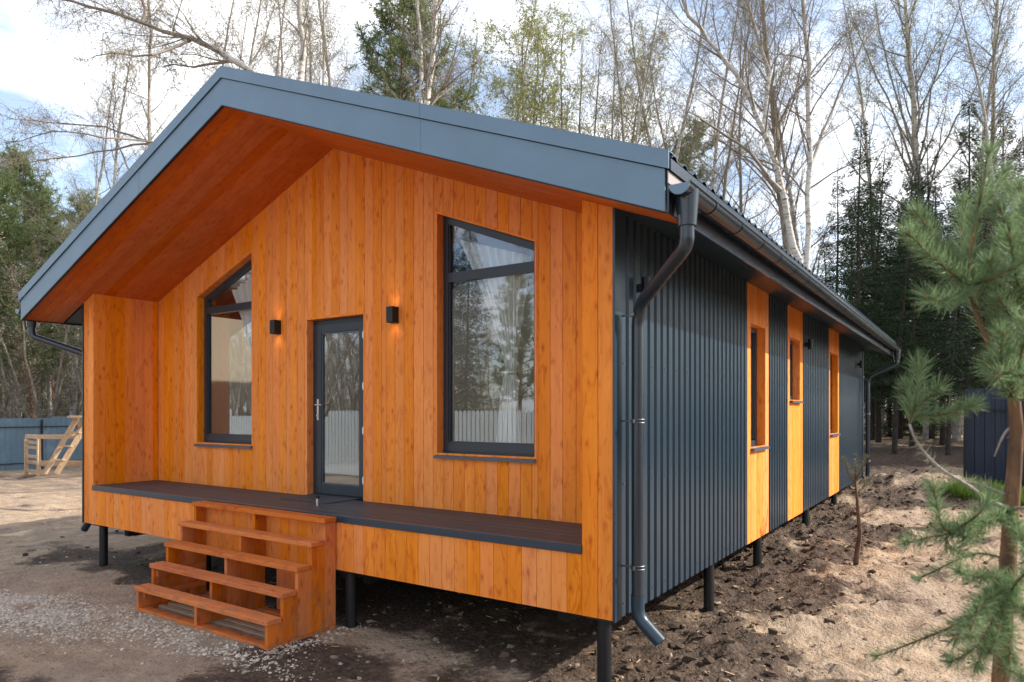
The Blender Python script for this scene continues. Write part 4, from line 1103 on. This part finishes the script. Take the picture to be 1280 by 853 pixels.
custom([([None, (1238, 300), (1240, 180), (1244, 60), (1250, -60)], .15, .05)], 31, 205, 'white birch at the right edge rising behind the young pine', 1236, start=.3, spread=.22)
# limb of a weeping birch above the ridge
custom([([None, (420, 300), (372, 160), (322, 96), (270, 62), (225, 44), (165, 26), (110, 8), (50, -8)], .11, .02),
        ([(290, 78), (240, 82, .5), (205, 84, 1)], .035, .012), ([(240, 50), (190, 70, -1), (120, 70, -1)], .035, .010),
        ([(372, 160), (380, 60, 0), (372, -60, 0)], .09, .04), ([(180, 30), (178, 0, 0), (170, -50, 0)], .05, .02)],
       15.5, 206, 'weeping birch with a long pale limb reaching left over the roof ridge', 440, start=.34, spread=.20, twigk=1.5)
custom([([None, (188, 330), (187, 190), (188, 80), (186, -40)], .07, .03), ([(190, 180), (150, 165, 0), (80, 155, 0), (8, 149, 0)], .035, .008),
        ([(190, 178), (130, 171, -1), (62, 165, -1), (5, 178, -1)], .030, .008), ([(190, 180), (120, 190, 1), (60, 200, 1), (10, 206, 1)], .03, .008),
        ([(165, 225), (145, 175, 0), (140, 100, 0)], .03, .01)], 19, 207, 'slim birch with long bare limbs spread left above the roof slope', 189, start=.42, spread=.14, twigk=1.2)
custom([([None, (524, 180), (534, 128), (541, 60), (548, -60)], .15, .07), ([(534, 134), (555, 112, .2), (566, 90, .3)], .05, .02), ([(524, 160), (527, 90, .5), (519, -40, .5)], .09, .05)],
       24, 208, 'white twin-stemmed birch in front of the dark pine above the roof', 520, start=.3, spread=.22)
put('pine1', 502, 28, 8, rz=0.6, label='dark green pine showing over the middle of the roof behind a white birch', group=None)
put('pine2', 66, 36, 203, label='tall grey-green pine standing highest in the left wood')
put('pine0', 40, 31, 222, label='broad green pine in front of the left wood')
put('pine0', 22, 40, 226, label='lower pine at the left edge of the wood')
put('pine2', 108, 42, 244, label='pine half hidden behind the left end of the roof')
put('pine0', 822, 34, 172, label='small pine top peeping over the right end of the roof ridge')
ORD = 'leftmost second third fourth fifth sixth seventh eighth ninth tenth eleventh twelfth thirteenth fourteenth fifteenth sixteenth seventeenth eighteenth nineteenth twentieth twenty-first twenty-second twenty-third twenty-fourth twenty-fifth twenty-sixth twenty-seventh twenty-eighth'.split()
def nth(u, us):
    k = sorted(us).index(u); return ORD[k]+('' if k == 0 else ' from left')
G1 = 'bare birches behind the house'
L1 = 'slim bare drooping birch behind the house roof'
for u, d, k, top in ((232, 30, 1, -60), (268, 33, 2, -30), (318, 27, 0, -80), (352, 31, 3, -60), (384, 27, 4, -90), (402, 33, 1, -50), (428, 29, 2, -60), (446, 37, 3, -20), (470, 32, 0, -40),
                     (585, 34, 4, 5), (612, 31, 1, -10), (722, 30, 2, -6), (748, 33, 0, 10), (765, 29, 3, -20), (805, 31, 1, -10), (838, 34, 4, -40), (820, 28, 2, -25), (872, 30, 3, -30), (130, 31, 4, 40), (92, 34, 0, 50),
                     (1040, 32, 2, -50), (1100, 33, 4, -60), (1195, 30, 1, -50), (1268, 27, 3, -60)):
    put('birch%d' % k, u, d, top, label=L1+', '+nth(u, [232,268,318,352,384,402,428,446,470,585,612,722,748,765,805,838,820,872,130,92,1040,1100,1195,1268]), group=G1)
for u, d, k, top in ((645, 27, 0, 18), (668, 30, 1, 2), (697, 28, 0, 30), (575, 29, 1, 30), (790, 36, 1, 40)):
    put('leafy%d' % k, u, d, top, label='bushy birch hazed with green leaf buds above the roof, '+nth(u, [645,668,697,575,790]), group='budding birches above the roof')
for u, d, k, top in ((900, 27, 0, 20), (925, 30, 1, 40), (860, 33, 0, 40), (735, 36, 1, 60), (680, 37, 0, 60), (540, 37, 1, 40), (250, 38, 0, 0), (340, 38, 1, 10)):
    put('aspen%d' % k, u, d, top, label='bare grey-barked tree with wide branching crown behind the house, '+nth(u, [900,925,860,735,680,540,250,340]), group='bare grey trees behind the house')
for u, d, k, top in ((1048, 28, 0, 205), (1072, 25, 1, 150), (1098, 29, 2, 165), (1118, 24, 3, 215), (1140, 27, 0, 190), (1165, 30, 2, 160), (1210, 26, 1, 112), (1185, 23, 3, 235), (1235, 29, 2, 180), (1262, 31, 3, 130),
                     (1085, 33, 3, 225), (1128, 34, 2, 235), (1155, 36, 1, 240), (1200, 34, 0, 200), (1060, 38, 2, 260), (1110, 41, 3, 240), (1240, 38, 1, 230), (1290, 28, 0, 150), (1320, 30, 2, 120), (1180, 44, 2, 260), (1141, 47, 0, 270), (1035, 42, 1, 275), (1125, 31, 3, 185), (1178, 28, 2, 200), (1090, 31, 3, 195), (1225, 33, 3, 165), (1101, 52, 2, 290), (1220, 50, 3, 240)):
    put('spruce%d' % k, u, d, top, label='dark spruce in the shaded stand behind the far end, '+nth(u, [1048,1072,1098,1118,1140,1165,1210,1185,1235,1262,1085,1128,1155,1200,1060,1110,1240,1290,1320,1180,1141,1035,1101,1220,1125,1178,1090,1225]), group='dark spruces behind the house')
for u, d, top in ((1092, 36, 292), (1112, 33, 300), (1135, 38, 280), (1158, 33, 310), (1180, 37, 285), (1210, 34, 300), (1068, 40, 320)):
    put('bushy0', u, d, top, label='low bushy spruce filling the dark gap between taller spruce trunks', group='low spruces between the tall ones')
for i in range(34):
    u = -110+i*8.5; d = 31+(i*7 % 19)
    put('thicket%d' % (i % 4), u, d, tr.uniform(262, 345), label='bushy grey-green tree with thin stems in the wood behind the blue fence', group='thicket trees behind the blue fence')
for i in range(16):
    put('birch%d' % (i % 5), -60+i*14, 36+(i*5 % 15), tr.uniform(250, 330), label='slender pale-stemmed birch deep in the wood beyond the blue fence', group='birches beyond the blue fence')
for i in range(10):
    put('spruce%d' % (i % 4), -80+i*22, 52+(i*5 % 9), tr.uniform(300, 350), label='dark spruce at the back of the left wood', group='spruces at the back of the left wood')
# trees standing in front of the house, seen mirrored in its glass
rf = random.Random(9)
put_ = lambda key, x, y, sc, **kw: place(key, (x, y, float(height(x, y))-.1), rf.uniform(0, 6.28), sc, **kw)
for x, y, k, sc in ((-6.6, -15, 'bushy0', .68), (-9.0, -16.5, 'bushy0', .74), (-5.4, -17, 'pine0', .55), (-11.5, -18, 'pine0', .62)):
    put_(k, x, y, sc, label='bushy evergreen across the yard mirrored in the tall right window', group='evergreens across the yard')
for i in range(16):
    x = -40+i*2.6+rf.uniform(-1, 1); y = -16-rf.uniform(0, 10)
    put_('birch%d' % (i % 5), x, y, rf.uniform(.6, .85), label='bare birch across the yard mirrored in the porch glass', group='birches across the yard')
for i in range(26):
    x = -13-i*1.35+rf.uniform(-.5, .5); y = -15-rf.uniform(0, 9)
    put_('thicket%d' % (i % 4), x, y, rf.uniform(.8, 1.1), label='thicket tree in the wood mirrored in the door and left window', group='mirrored wood')
for i in range(14):
    x = -54+i*2.9+rf.uniform(-1, 1); y = -20-rf.uniform(0, 10)
    put_('thicket%d' % (i % 4), x, y, rf.uniform(.8, 1.15), label='thicket tree across the yard mirrored in the porch glass', group='thicket trees across the yard')
for x, y, k, sc in ((15, -9, 'bushy0', .8), (17, -4, 'bushy0', .75), (16, 0, 'thicket1', .7), (18, 3, 'bushy0', .55), (19.5, 6, 'thicket2', .62), (20, 9.5, 'bushy0', .5), (20.5, 12.5, 'thicket3', .6), (21, 16, 'bushy0', .5),
                    (14, 26.5, 'bushy0', 1.0), (16.5, 25, 'bushy0', .95), (19, 27, 'bushy0', 1.05), (15.5, 30, 'bushy0', 1.1), (20, 32, 'bushy0', 1.1), (22.5, 29, 'bushy0', 1.0), (25, 33, 'bushy0', 1.1), (17.5, -12, 'bushy0', .9), (20, -7, 'thicket0', .9), (21, -1, 'bushy0', .75)):
    put_(k, x, y, sc, label='dense tree at the edge of the wood off to the right of the house', group='edge of the wood right of the house')
# trees to the right, outside the picture, whose shade dapples the side wall
for x, y, k, sc in ((25, 16.5, 'birch1', .62), (27, 25, 'birch2', .7)):
    put_(k, x, y, sc, label='tree standing off to the right of the house', group='trees right of the house')
# ------------------------------------------------------------------ fences
M['bluefence'] = paint('blue_fence_sheet', (.11, .175, .225), .45, 0, .5, .25)
M['navy'] = paint('navy_fence_sheet', (.014, .024, .045), .5, 0, .4, .3)
M['palefence'] = paint('pale_picket_paint', (.55, .63, .68), .5, 0, .5, .1)
def sheet_fence(name, p, q, z0, z1, mat, label, step=None, both=True, pitch=.20):
    p, q = np.array(p, float), np.array(q, float); L = np.linalg.norm(q-p); d = (q-p)/L; nrm = np.array([-d[1], d[0]])
    root = empty(name, (p[0], p[1], 0)); tag(root, label, 'fence')
    k = int(L/pitch); prof = [(0, 0), (.10, 0), (.115, .016), (.185, .016)]
    panel_n = 6
    for s0 in range(0, k, panel_n):
        P = [((s0+j)*pitch+a, b) for j in range(min(panel_n, k-s0)) for a, b in prof]; P.append(((s0+min(panel_n, k-s0))*pitch, 0))
        zt_ = z1+(step(s0*pitch) if step else 0)
        V = np.array([(d[0]*a+nrm[0]*b, d[1]*a+nrm[1]*b, z) for z in (z0, zt_) for a, b in P]); n = len(P); i = np.arange(n-1)
        Vb = V.copy(); Vb[:, 0] -= nrm[0]*.003; Vb[:, 1] -= nrm[1]*.003
        f = np.stack([i, i+1, n+i+1, n+i], 1); e = np.stack([n+i, n+i+1, 3*n+i+1, 3*n+i], 1)
        np_mesh('sheet_panel', np.concatenate([V, Vb]), np.concatenate([f, f+2*n, e]), mat, root)
    a = 0
    while a < L:
        mb = MB(); c = d*a-nrm*.06; mb.box(c[0]-.03, c[0]+.03, c[1]-.03, c[1]+.03, z0-.3, z1-.06); mb.build('post', M['dark'], root); a += 2.5
    mb = MB()
    for z in (z0+.35, z1-.35): mb.bar((-nrm[0]*.03, -nrm[1]*.03, z), (d[0]*L-nrm[0]*.03, d[1]*L-nrm[1]*.03, z), .04, .03)
    mb.build('rail', M['dark'], root)
sheet_fence('metal_fence', (-21.3, -12), (-21.3, 24), -.35, 1.79, M['bluefence'], 'blue corrugated metal fence in front of the wood at the left edge', step=lambda a: .06 if 20.3 < a < 22 else 0)
sheet_fence('metal_fence', (9.95, 15.2), (24, 15.2), .1, 2.46, M['navy'], 'dark navy corrugated metal fence in shade at the right edge', step=lambda a: .16 if a < .9 else 0)
# wire fence at the back
root = empty('wire_fence', (5.4, 35, 0)); tag(root, 'pale pipe and wire mesh fence beyond the far end of the house', 'fence')
zg = 1.30
mb = MB()
for z in (zg+.05, zg+1.62): mb.tube([(0, 0, z), (4.2, 0, z)], .03, 8)
mb.build('rail', M['galv'], root)
for x in (.0, 1.2, 2.9, 4.2): 
    mb = MB(); mb.tube([(x, 0, zg-.4), (x, 0, zg+1.75)], .035, 8); mb.build('post', M['galv'], root)
mb = MB()
for z in np.arange(zg+.15, zg+1.6, .12): mb.tube([(0, 0, z), (4.2, 0, z)], .003, 4)
for x in np.arange(.06, 4.2, .12): mb.tube([(x, .006, zg), (x, .006, zg+1.6)], .003, 4)
mb.build('mesh_panel', M['galv'], root)
# picket fence across the yard (mirrored in the glass)
root = empty('picket_fence', (-26, -9, 0)); tag(root, 'pale blue picket fence across the yard mirrored in the porch glass', 'fence')
mb = MB(); 
for i in range(215):
    x = i*.155; z1 = 1.90+(.26 if 62 <= i < 84 else .20 if i > 118 else 0); hw = .055
    poly = [(x-hw, .02), (x+hw, .02), (x+hw, z1-.06), (x+hw*.6, z1-.015), (x, z1), (x-hw*.6, z1-.015), (x-hw, z1-.06)]
    mb.prism(poly, 1, -.01, .01, rng.random())
tag(mb.build('pickets', M['palefence'], root), kind='stuff')
mb = MB()
for z in (.6, 1.62): mb.box(-.1, 33.3, -.06, -.012, z, z+.05)
mb.build('rail', M['dark'], root)
for i in range(14):
    mb = MB(); mb.box(i*2.5, i*2.5+.06, -.13, -.062, -.2, 1.95); mb.build('post', M['dark'], root)
# power lines
def sag(p, q, s, n=24):
    p, q = np.array(p, float), np.array(q, float); return [p+(q-p)*t-np.array([0, 0, s*4*t*(1-t)]) for t in np.linspace(0, 1, n)]
for k, (dz, dy) in enumerate(((0, 0), (.55, .2))):
    mb = MB(); mb.tube(sag((-60, -21+dy, 9.0+dz), (30, -24+dy, 7.6+dz), .9), .012, 5)
    tag(mb.build('power_cable', M['dark']), ('lower' if k == 0 else 'upper')+' power cable crossing the sky mirrored in the right window', 'cable')
# ------------------------------------------------------------------ timber frame and trestle ladder by the blue fence
def P2(u, v, d): return at(u, v, d)
tf = empty('timber_frame', tuple(gpos(60, 24.5))); tag(tf, 'open raw timber crate frame on the bare ground before the blue fence', 'timber frame')
def rel(root, p): return np.array(p)-np.array(root.location)
back = np.array([-.45, .95, 0])*0.9
def fp(u, z, b=0): p = at(u, HZ, 24.0); return np.array([p[0], p[1], z])+back*b
zg = -.13
legs = [(33, 0), (47, -.55), (96, -.55), (103, .55)]
for b0 in (0, 1):
    for (u, bb) in ((32.5, 1), (48.5, 0), (104, 0), (92, 1)):
        pass
A_, B_, C_, D_ = fp(4, 0, 1), fp(48.5, 0, 0), fp(112, 0, 0), fp(86, 0, 1)
ht = 1.30
for p in (A_, B_, C_, D_):
    mb = MB(); mb.bar(rel(tf, (p[0], p[1], zg-.08)), rel(tf, (p[0], p[1], zg+ht-.05)), .10, .10, rng.random(), up=(1, 0, 0)); mb.build('post', M['raw_z'], tf)
for p, q in ((A_, B_), (B_, C_), (C_, D_), (D_, A_)):
    mb = MB(); mb.bar(rel(tf, (p[0], p[1], zg+ht)), rel(tf, (q[0], q[1], zg+ht)), .06, .12, rng.random()); mb.build('top_rail', M['raw_x'], tf)
for z in (.08, .38, .60, .92, 1.10):
    p, q = A_, B_; mb = MB(); mb.bar(rel(tf, (p[0], p[1], zg+z)), rel(tf, (q[0], q[1], zg+z)), .04, .10, rng.random()); mb.build('slat', M['raw_x'], tf)
for p, q in ((B_, C_), (A_, D_)):
    mb = MB(); mb.bar(rel(tf, (p[0], p[1], zg+.36)), rel(tf, (q[0], q[1], zg+.36)), .05, .13, rng.random()); mb.build('bottom_rail', M['raw_x'], tf)
sl_ = empty('step_ladder', tuple(gpos(85, 23.2))); tag(sl_, 'homemade raw timber A-frame ladder leaning over the open timber frame', 'ladder')
def lp(u, v, d=23.2): return rel(sl_, at(u, v, d))
for a, b in (((56, 592, 23.2), (96, 523, 23.6)), ((71, 592, 23.0), (112, 524, 23.3))):
    mb = MB(); mb.bar(lp(*a), lp(*b), .09, .16, rng.random()); mb.build('side_rail', M['raw_z'], sl_)
for a, b in (((96, 523, 23.7), (125, 592, 24.4)), ((112, 524, 23.4), (140, 592, 24.0))):
    mb = MB(); mb.bar(lp(*a), lp(*b), .08, .14, rng.random()); mb.build('rear_leg', M['raw_z'], sl_)
for t in (.25, .5, .75):
    a = np.array([56+40*t, 592-69*t, 23.15+.4*t]); b = np.array([71+41*t, 592-68*t, 22.95+.3*t])
    mb = MB(); mb.bar(lp(*a)+np.array([.1, 0, 0]), lp(*b), .18, .045, rng.random()); mb.build('tread', M['raw_x'], sl_)
mb = MB(); mb.bar(lp(88, 521, 23.5), lp(122, 522, 23.3), .28, .06, rng.random()); mb.build('top_board', M['raw_x'], sl_)
mb = MB(); mb.bar(lp(90, 545, 23.6), lp(106, 532, 23.8), .04, .07, rng.random()); mb.build('brace', M['raw_x'], sl_)
# ------------------------------------------------------------------ young pine in the foreground
def needles(rs, pts, dens, ln, ang=48, tip=True, back=.0, arc=None):
    """needles round a polyline: returns P, D"""
    P, D = [], []
    pts = [np.array(p, float) for p in pts]
    for i in range(len(pts)-1):
        a, b = pts[i], pts[i+1]; L = np.linalg.norm(b-a); d = (b-a)/L; n = max(1, int(L*dens)); t = rs.rand(n)
        r = rs.randn(n, 3); r -= (r@d)[:, None]*d; r /= np.linalg.norm(r, axis=1)[:, None]
        an = np.radians(ang+rs.randn(n)*13); P.append(a+(b-a)*t[:, None]); D.append(d*np.cos(an)[:, None]+r*np.sin(an)[:, None])
    if tip:
        d = pts[-1]-pts[-2]; d /= np.linalg.norm(d); n = 46; r = rs.randn(n, 3)*.55; P.append(np.repeat(pts[-1][None], n, 0)); D.append(d+r)
    return np.concatenate(P), np.concatenate(D)
def needle_tris(P, D, ln, rs, w=.0011):
    n = len(P); D = D/np.linalg.norm(D, axis=1)[:, None]; L = ln*rs.uniform(.7, 1.15, n)[:, None]
    s = np.cross(D, rs.randn(n, 3)); s /= np.linalg.norm(s, axis=1)[:, None]
    bendv = np.array([0, 0, 1])*.10*L+rs.randn(n, 3)*.04*L
    m = P+D*L*.55; e = P+D*L+bendv
    V = np.stack([P-s*w*.7, P+s*w*.7, m+s*w, e+s*w*.2, e-s*w*.2, m-s*w], 1).reshape(-1, 3)
    i = 6*np.arange(n)[:, None]
    F = np.concatenate([i+np.array([[0, 1, 2, 5]]), i+np.array([[5, 2, 3, 4]])]); return V, F
yd = 2.25; NDENS = 1.7; NW = .0011
def A(u, v, dd=0): return at(u, v, yd+dd)
yp_base = A(1246, 1300); yz = float(height(yp_base[0], yp_base[1]))
yp_loc = np.array([yp_base[0], yp_base[1], yz-.05])
yp = empty('young_pine', tuple(yp_loc)); tag(yp, 'young long-needled pine in the right foreground with a bare pale lower branch', 'tree')
rs = np.random.RandomState(21)
trunk = [yp_loc, A(1243, 1100), A(1248, 900), A(1256, 760), A(1264, 640), A(1271, 540), A(1266, 482), A(1240, 437), A(1222, 395), A(1211, 357), A(1213, 318), A(1221, 270), A(1230, 225), A(1236, 192)]
tr_r = [.026, .026, .026, .025, .023, .020, .017, .011, .009, .008, .0065, .006, .005, .004]
mb = MB(); mb.tube([p-yp_loc for p in trunk], tr_r, 14)
# second leader going on up out of the picture at the right
mb.tube([p-yp_loc for p in (A(1268, 500), A(1275, 440, .05), A(1284, 380, .1), A(1292, 300, .12))], [.022, .017, .013, .009], 10)
mb.build('trunk', M['pinebark'], yp, True)
sh = []   # (points, needle density, length, bare?)
def br(pts, r=.005, dens=900, ln=.062, ang=48, frm=0, tip=True): sh.append((pts, r, dens, ln, ang, frm, tip))
br([A(1211, 357), A(1186, 340, -.03), A(1162, 318, -.06), A(1138, 294, -.08)], .005, 1150)
br([A(1211, 357), A(1190, 325, .02), A(1170, 298, .03), A(1147, 268, .04)], .005, 1150)
br([A(1211, 357), A(1232, 332, .05), A(1250, 306, .08), A(1264, 281, .1)], .005, 1150)
br([A(1211, 357), A(1240, 350, -.1), A(1275, 330, -.16), A(1300, 315, -.2)], .005, 1050)
br([A(1211, 357), A(1206, 315, .12), A(1203, 278, .2), A(1204, 255, .22)], .005, 1000)
br([A(1211, 357), A(1213, 318), A(1221, 270), A(1230, 225), A(1236, 192)], .001, 620, .055)
br([A(1222, 395), A(1211, 357)], .001, 500, .05, tip=False)
br([A(1240, 437), A(1222, 395)], .001, 350, .05, tip=False)
br([A(1275, 440, .05), A(1250, 420, .02), A(1245, 400, -.04), A(1243, 385, -.05)], .005, 900)
br([A(1275, 455, .05), A(1255, 440, -.05), A(1238, 455, -.1), A(1236, 457, -.12)], .005, 1000)
br([A(1284, 380, .1), A(1270, 350, -.05), A(1266, 320, -.1), A(1262, 300, -.12)], .004, 1000)
br([A(1284, 380, .1), A(1290, 350, -.1), A(1290, 300, -.15), A(1285, 260, -.2)], .004, 1000)
br([A(1268, 490), A(1272, 460, -.1), A(1280, 430, -.16), A(1290, 400, -.2)], .005, 1100)
br([A(1268, 500), A(1255, 470, -.1), A(1250, 445, -.12), A(1254, 420, -.14)], .005, 1100)
br([A(1292, 300, .12), A(1286, 270, .05), A(1280, 250, 0), A(1277, 238, 0)], .005, 900)
br([A(1292, 300, .12), A(1276, 275, .2), A(1268, 255, .25), A(1262, 240, .3)], .005, 900)
br([A(1284, 380, .1), A(1262, 372, 0), A(1246, 352, -.05), A(1238, 330, -.08)], .004, 1000)
br([A(1288, 340, .1), A(1275, 318, .02), A(1262, 290, 0), A(1250, 262, 0)], .004, 1000)
br([A(1300, 420, .1), A(1280, 405, -.05), A(1262, 395, -.08), A(1252, 378, -.1)], .004, 1000)
br([A(1300, 470, -.1), A(1282, 470, -.15), A(1262, 462, -.18), A(1248, 470, -.2)], .004, 1000)
br([A(1211, 357), A(1200, 372, -.1), A(1180, 378, -.16), A(1160, 372, -.2)], .004, 900)
br([A(1221, 270), A(1232, 250, .05), A(1246, 232, .08), A(1256, 215, .1)], .003, 800, .05)
br([A(1256, 740), A(1238, 745, -.18), A(1222, 760, -.28), A(1212, 790, -.34)], .004, 900, .055)
br([A(1256, 760), A(1268, 730, -.15), A(1285, 715, -.2), A(1300, 712, -.25)], .004, 900, .055)
br([A(1254, 780), A(1232, 800, -.1), A(1222, 830, -.14)], .004, 850, .05)
br([A(1264, 640), A(1235, 650, -.1), A(1222, 668, -.15), A(1205, 672, -.2)], .004, 800, .05)
# green ends of the bare branch
br([A(1137, 530, -.1), A(1143, 508, -.1), A(1150, 480, -.1), A(1149, 458, -.1)], .0035, 1000, .055)
br([A(1139, 522, -.1), A(1165, 520, -.12), A(1190, 516, -.14), A(1212, 508, -.16)], .003, 1000, .055)
br([A(1139, 515, -.1), A(1135, 500, -.05), A(1133, 486, -.05)], .003, 800, .05)
br([A(1141, 512, -.1), A(1160, 498, -.14), A(1172, 486, -.18)], .003, 800, .05)
# lower bunches
br([A(1264, 640), A(1215, 655, -.15), A(1185, 668, -.2), A(1160, 672, -.22), A(1136, 678, -.24)], .004, 650, .05)
br([A(1205, 658, -.15), A(1180, 665, -.2), A(1172, 640, -.2), A(1168, 614, -.2)], .0035, 1000, .05)
br([A(1195, 662, -.15), A(1215, 650, -.22), A(1226, 640, -.25), A(1232, 630, -.25)], .0035, 800, .05)
br([A(1185, 668, -.2), A(1180, 685, -.22), A(1200, 690, -.2)], .003, 800, .05)
br([A(1256, 740), A(1235, 755, -.12), A(1215, 775, -.2), A(1195, 795, -.26)], .005, 900, .055)
br([A(1256, 740), A(1228, 765, -.05), A(1180, 788, -.08), A(1135, 806, -.10), A(1098, 820, -.1)], .004, 420, .035)
br([A(1252, 740), A(1235, 790, -.15), A(1215, 815, -.2), A(1192, 826, -.24)], .004, 650, .05)
br([A(1260, 700), A(1225, 690, .1), A(1195, 700, .12), A(1165, 716, .12), A(1150, 722, .12)], .004, 450, .035)
br([A(1256, 745), A(1245, 720, -.2), A(1225, 722, -.25), A(1200, 715, -.3)], .004, 800, .05)
br([A(1254, 760), A(1248, 790, -.12), A(1240, 812, -.2)], .004, 900, .055)
br([A(1256, 770), A(1262, 795, -.1), A(1262, 820, -.14)], .004, 900, .055)
br([A(1256, 740), A(1275, 760, -.2), A(1296, 770, -.3)], .005, 900, .055)
br([A(1264, 650), A(1285, 680, -.25), A(1290, 700, -.35)], .005, 900, .055)
br([A(1250, 830), A(1272, 845, -.1), A(1292, 850, -.2)], .005, 800, .055)
dead = [([A(1266, 636), A(1240, 628, -.03), A(1203, 602, -.06), A(1180, 590, -.08), A(1158, 570, -.09), A(1143, 548, -.1), A(1137, 530, -.1)], .0062, .0035),
        ([A(1266, 622), A(1238, 610, 0), A(1215, 603, -.02), A(1203, 600, -.05)], .004, .002), ([A(1262, 636), A(1285, 634, -.1), A(1300, 630, -.1)], .004, .003),
        ([A(1272, 530), A(1258, 538, .05), A(1250, 552, .05), A(1243, 571, .06)], .0045, .0025), ([A(1262, 527, .03), A(1274, 535, .05), A(1258, 548, .1)], .002, .001)]
for pts, r0_, r1_ in dead:
    mb = MB(); mb.tube(bend([p-yp_loc for p in pts], .03, 3), list(np.linspace(r0_, r1_, len(bend(pts, .03, 3)))), 8); mb.build('dead_branch', M['deadwood'], yp, True)
def needle_tris2(P, D, L, rs, w=.0011):
    n = len(P); D = D/np.linalg.norm(D, axis=1)[:, None]; L = (L*rs.uniform(.7, 1.15, n))[:, None]
    s = np.cross(D, rs.randn(n, 3)); s /= np.linalg.norm(s, axis=1)[:, None]
    m = P+D*L*.55; e = P+D*L+np.array([0, 0, 1])*.08*L+rs.randn(n, 3)*.05*L
    V = np.stack([P-s*w*.7, P+s*w*.7, m+s*w, e+s*w*.2, e-s*w*.2, m-s*w], 1).reshape(-1, 3)
    i = 6*np.arange(n)[:, None]; F = np.stack([i+np.array([[0, 1, 2, 5]]), i+np.array([[5, 2, 3, 4]])], 1).reshape(-1, 4); return V, F
for pts, r, dens, ln, ang, frm, tip in sh:
    q = bend([p-yp_loc for p in pts], .04, 3); mb = MB()
    r_ = max(r, .003); mb.tube(q, list(np.linspace(r_, r_*.6, len(q))), 6)
    b = mb.build('branch', M['pinebark'], yp, True)
    P, D = needles(rs, q, dens*NDENS, ln, ang, tip); V, F = needle_tris2(P, D, np.full(len(P), ln), rs, NW)
    np_mesh('needles', V, F, M['ypine'], b, attrs={'rnd': ('FACE', np.repeat(rs.rand(len(P)), 2))})
    if tip and dens > 850:
        d = q[-1]-q[-2]; d /= np.linalg.norm(d); m2 = MB()
        m2.tube([q[-1], q[-1]+d*.008, q[-1]+d*.022], [.0045, .0055, .001], 8); m2.build('bud', M['sprneedle'], b, True)
M['dry'] = leafm('dry_needles', (.20, .22, .14), (.34, .33, .22), .3)
for pts_, dn in ((dead[0][0][2:6], 420), (dead[1][0], 600)):
    P, D = needles(rs, [p-yp_loc for p in pts_], dn, .03, 72, False); V, F = needle_tris2(P, D, np.full(len(P), .032), rs, .0010)
    np_mesh('dry_needles', V, F, M['dry'], yp, attrs={'rnd': ('FACE', np.repeat(rs.rand(len(P)), 2))})
# sapling beside the side wall
sz = at(1070, 725, 8.57); sloc = np.array([sz[0], sz[1], float(height(sz[0], sz[1]))-.03])
spl = empty('sapling', tuple(sloc)); tag(spl, 'small thin sapling standing alone in the sand beside the dark side wall', 'sapling')
def B(u, v, dd=0): return at(u, v, 8.57+dd)-sloc
mb = MB(); mb.tube([np.zeros(3), B(1070, 700), B(1075, 668), B(1073, 645), B(1071, 620), B(1069, 600), B(1070, 582)], [.036, .033, .028, .022, .017, .011, .006], 10)
mb.tube([B(1071, 618), B(1082, 606, .1), B(1090, 596, .15)], [.008, .005, .003], 6); mb.tube([B(1073, 645), B(1086, 640, -.1), B(1096, 632, -.15)], [.006, .004, .002], 6)
mb.tube([B(1070, 605), B(1060, 592, .1), B(1056, 575, .15)], [.008, .005, .003], 6); mb.tube([B(1070, 600), B(1078, 585, -.1), B(1082, 572, -.12)], [.007, .005, .003], 6)
mb.build('trunk', M['sapbark'], spl, True)
rs = np.random.RandomState(4); PP, DD = [], []
for q in ([B(1071, 618), B(1090, 596, .15)], [B(1070, 605), B(1056, 575, .15)], [B(1070, 600), B(1082, 572, -.12)], [B(1069, 600), B(1070, 572)], [B(1086, 640, -.1), B(1096, 632, -.15)]):
    P, D = needles(rs, q, 620, .08, 60); PP.append(P); DD.append(D)
PP, DD = np.concatenate(PP), np.concatenate(DD); V, F = needle_tris2(PP, DD, np.full(len(PP), .055), rs, .0018)
np_mesh('needles', V, F, leafm('sapling_needles', (.10, .11, .06), (.22, .21, .13), .2), spl, attrs={'rnd': ('FACE', np.repeat(rs.rand(len(PP)), 2))})
# ------------------------------------------------------------------ grass
def grass(name, cx_, cy_, rx, ry, n, h, label, seed, mat='grass'):
    rs = np.random.RandomState(seed); a = rs.uniform(0, 6.28, n); r = np.sqrt(rs.rand(n)); x = cx_+rx*r*np.cos(a); y = cy_+ry*r*np.sin(a)
    P = np.stack([x, y, height(x, y)-.01], 1); D = np.stack([rs.randn(n)*.35, rs.randn(n)*.35, np.ones(n)], 1)
    V, F = needle_tris2(P, D, np.full(n, h)*rs.uniform(.5, 1.2, n), rs, h*.022)
    tag(np_mesh(name, V, F, M[mat], attrs={'rnd': ('FACE', np.repeat(rs.rand(n), 2))}), label, 'grass', kind='stuff')
g1 = at(1262, HZ, 13.5); grass('grass', g1[0], g1[1], 1.1, .55, 5000, .22, 'bright green grass growing below the navy fence at the right', 1)
g2 = at(1120, HZ, 44); grass('grass', g2[0], g2[1], 8, 7, 16000, .35, 'pale yellow-green grass beyond the wire fence', 2)
g3 = at(1060, HZ, 5.0); grass('ground_plant', g3[0]-.1, g3[1]-.0, .16, .12, 160, .10, 'small patch of green sprouts in the soil near the foreground pine', 3, 'weed')
print('objects', len(bpy.data.objects), 'tris', sum(len(m.polygons) for m in bpy.data.meshes))
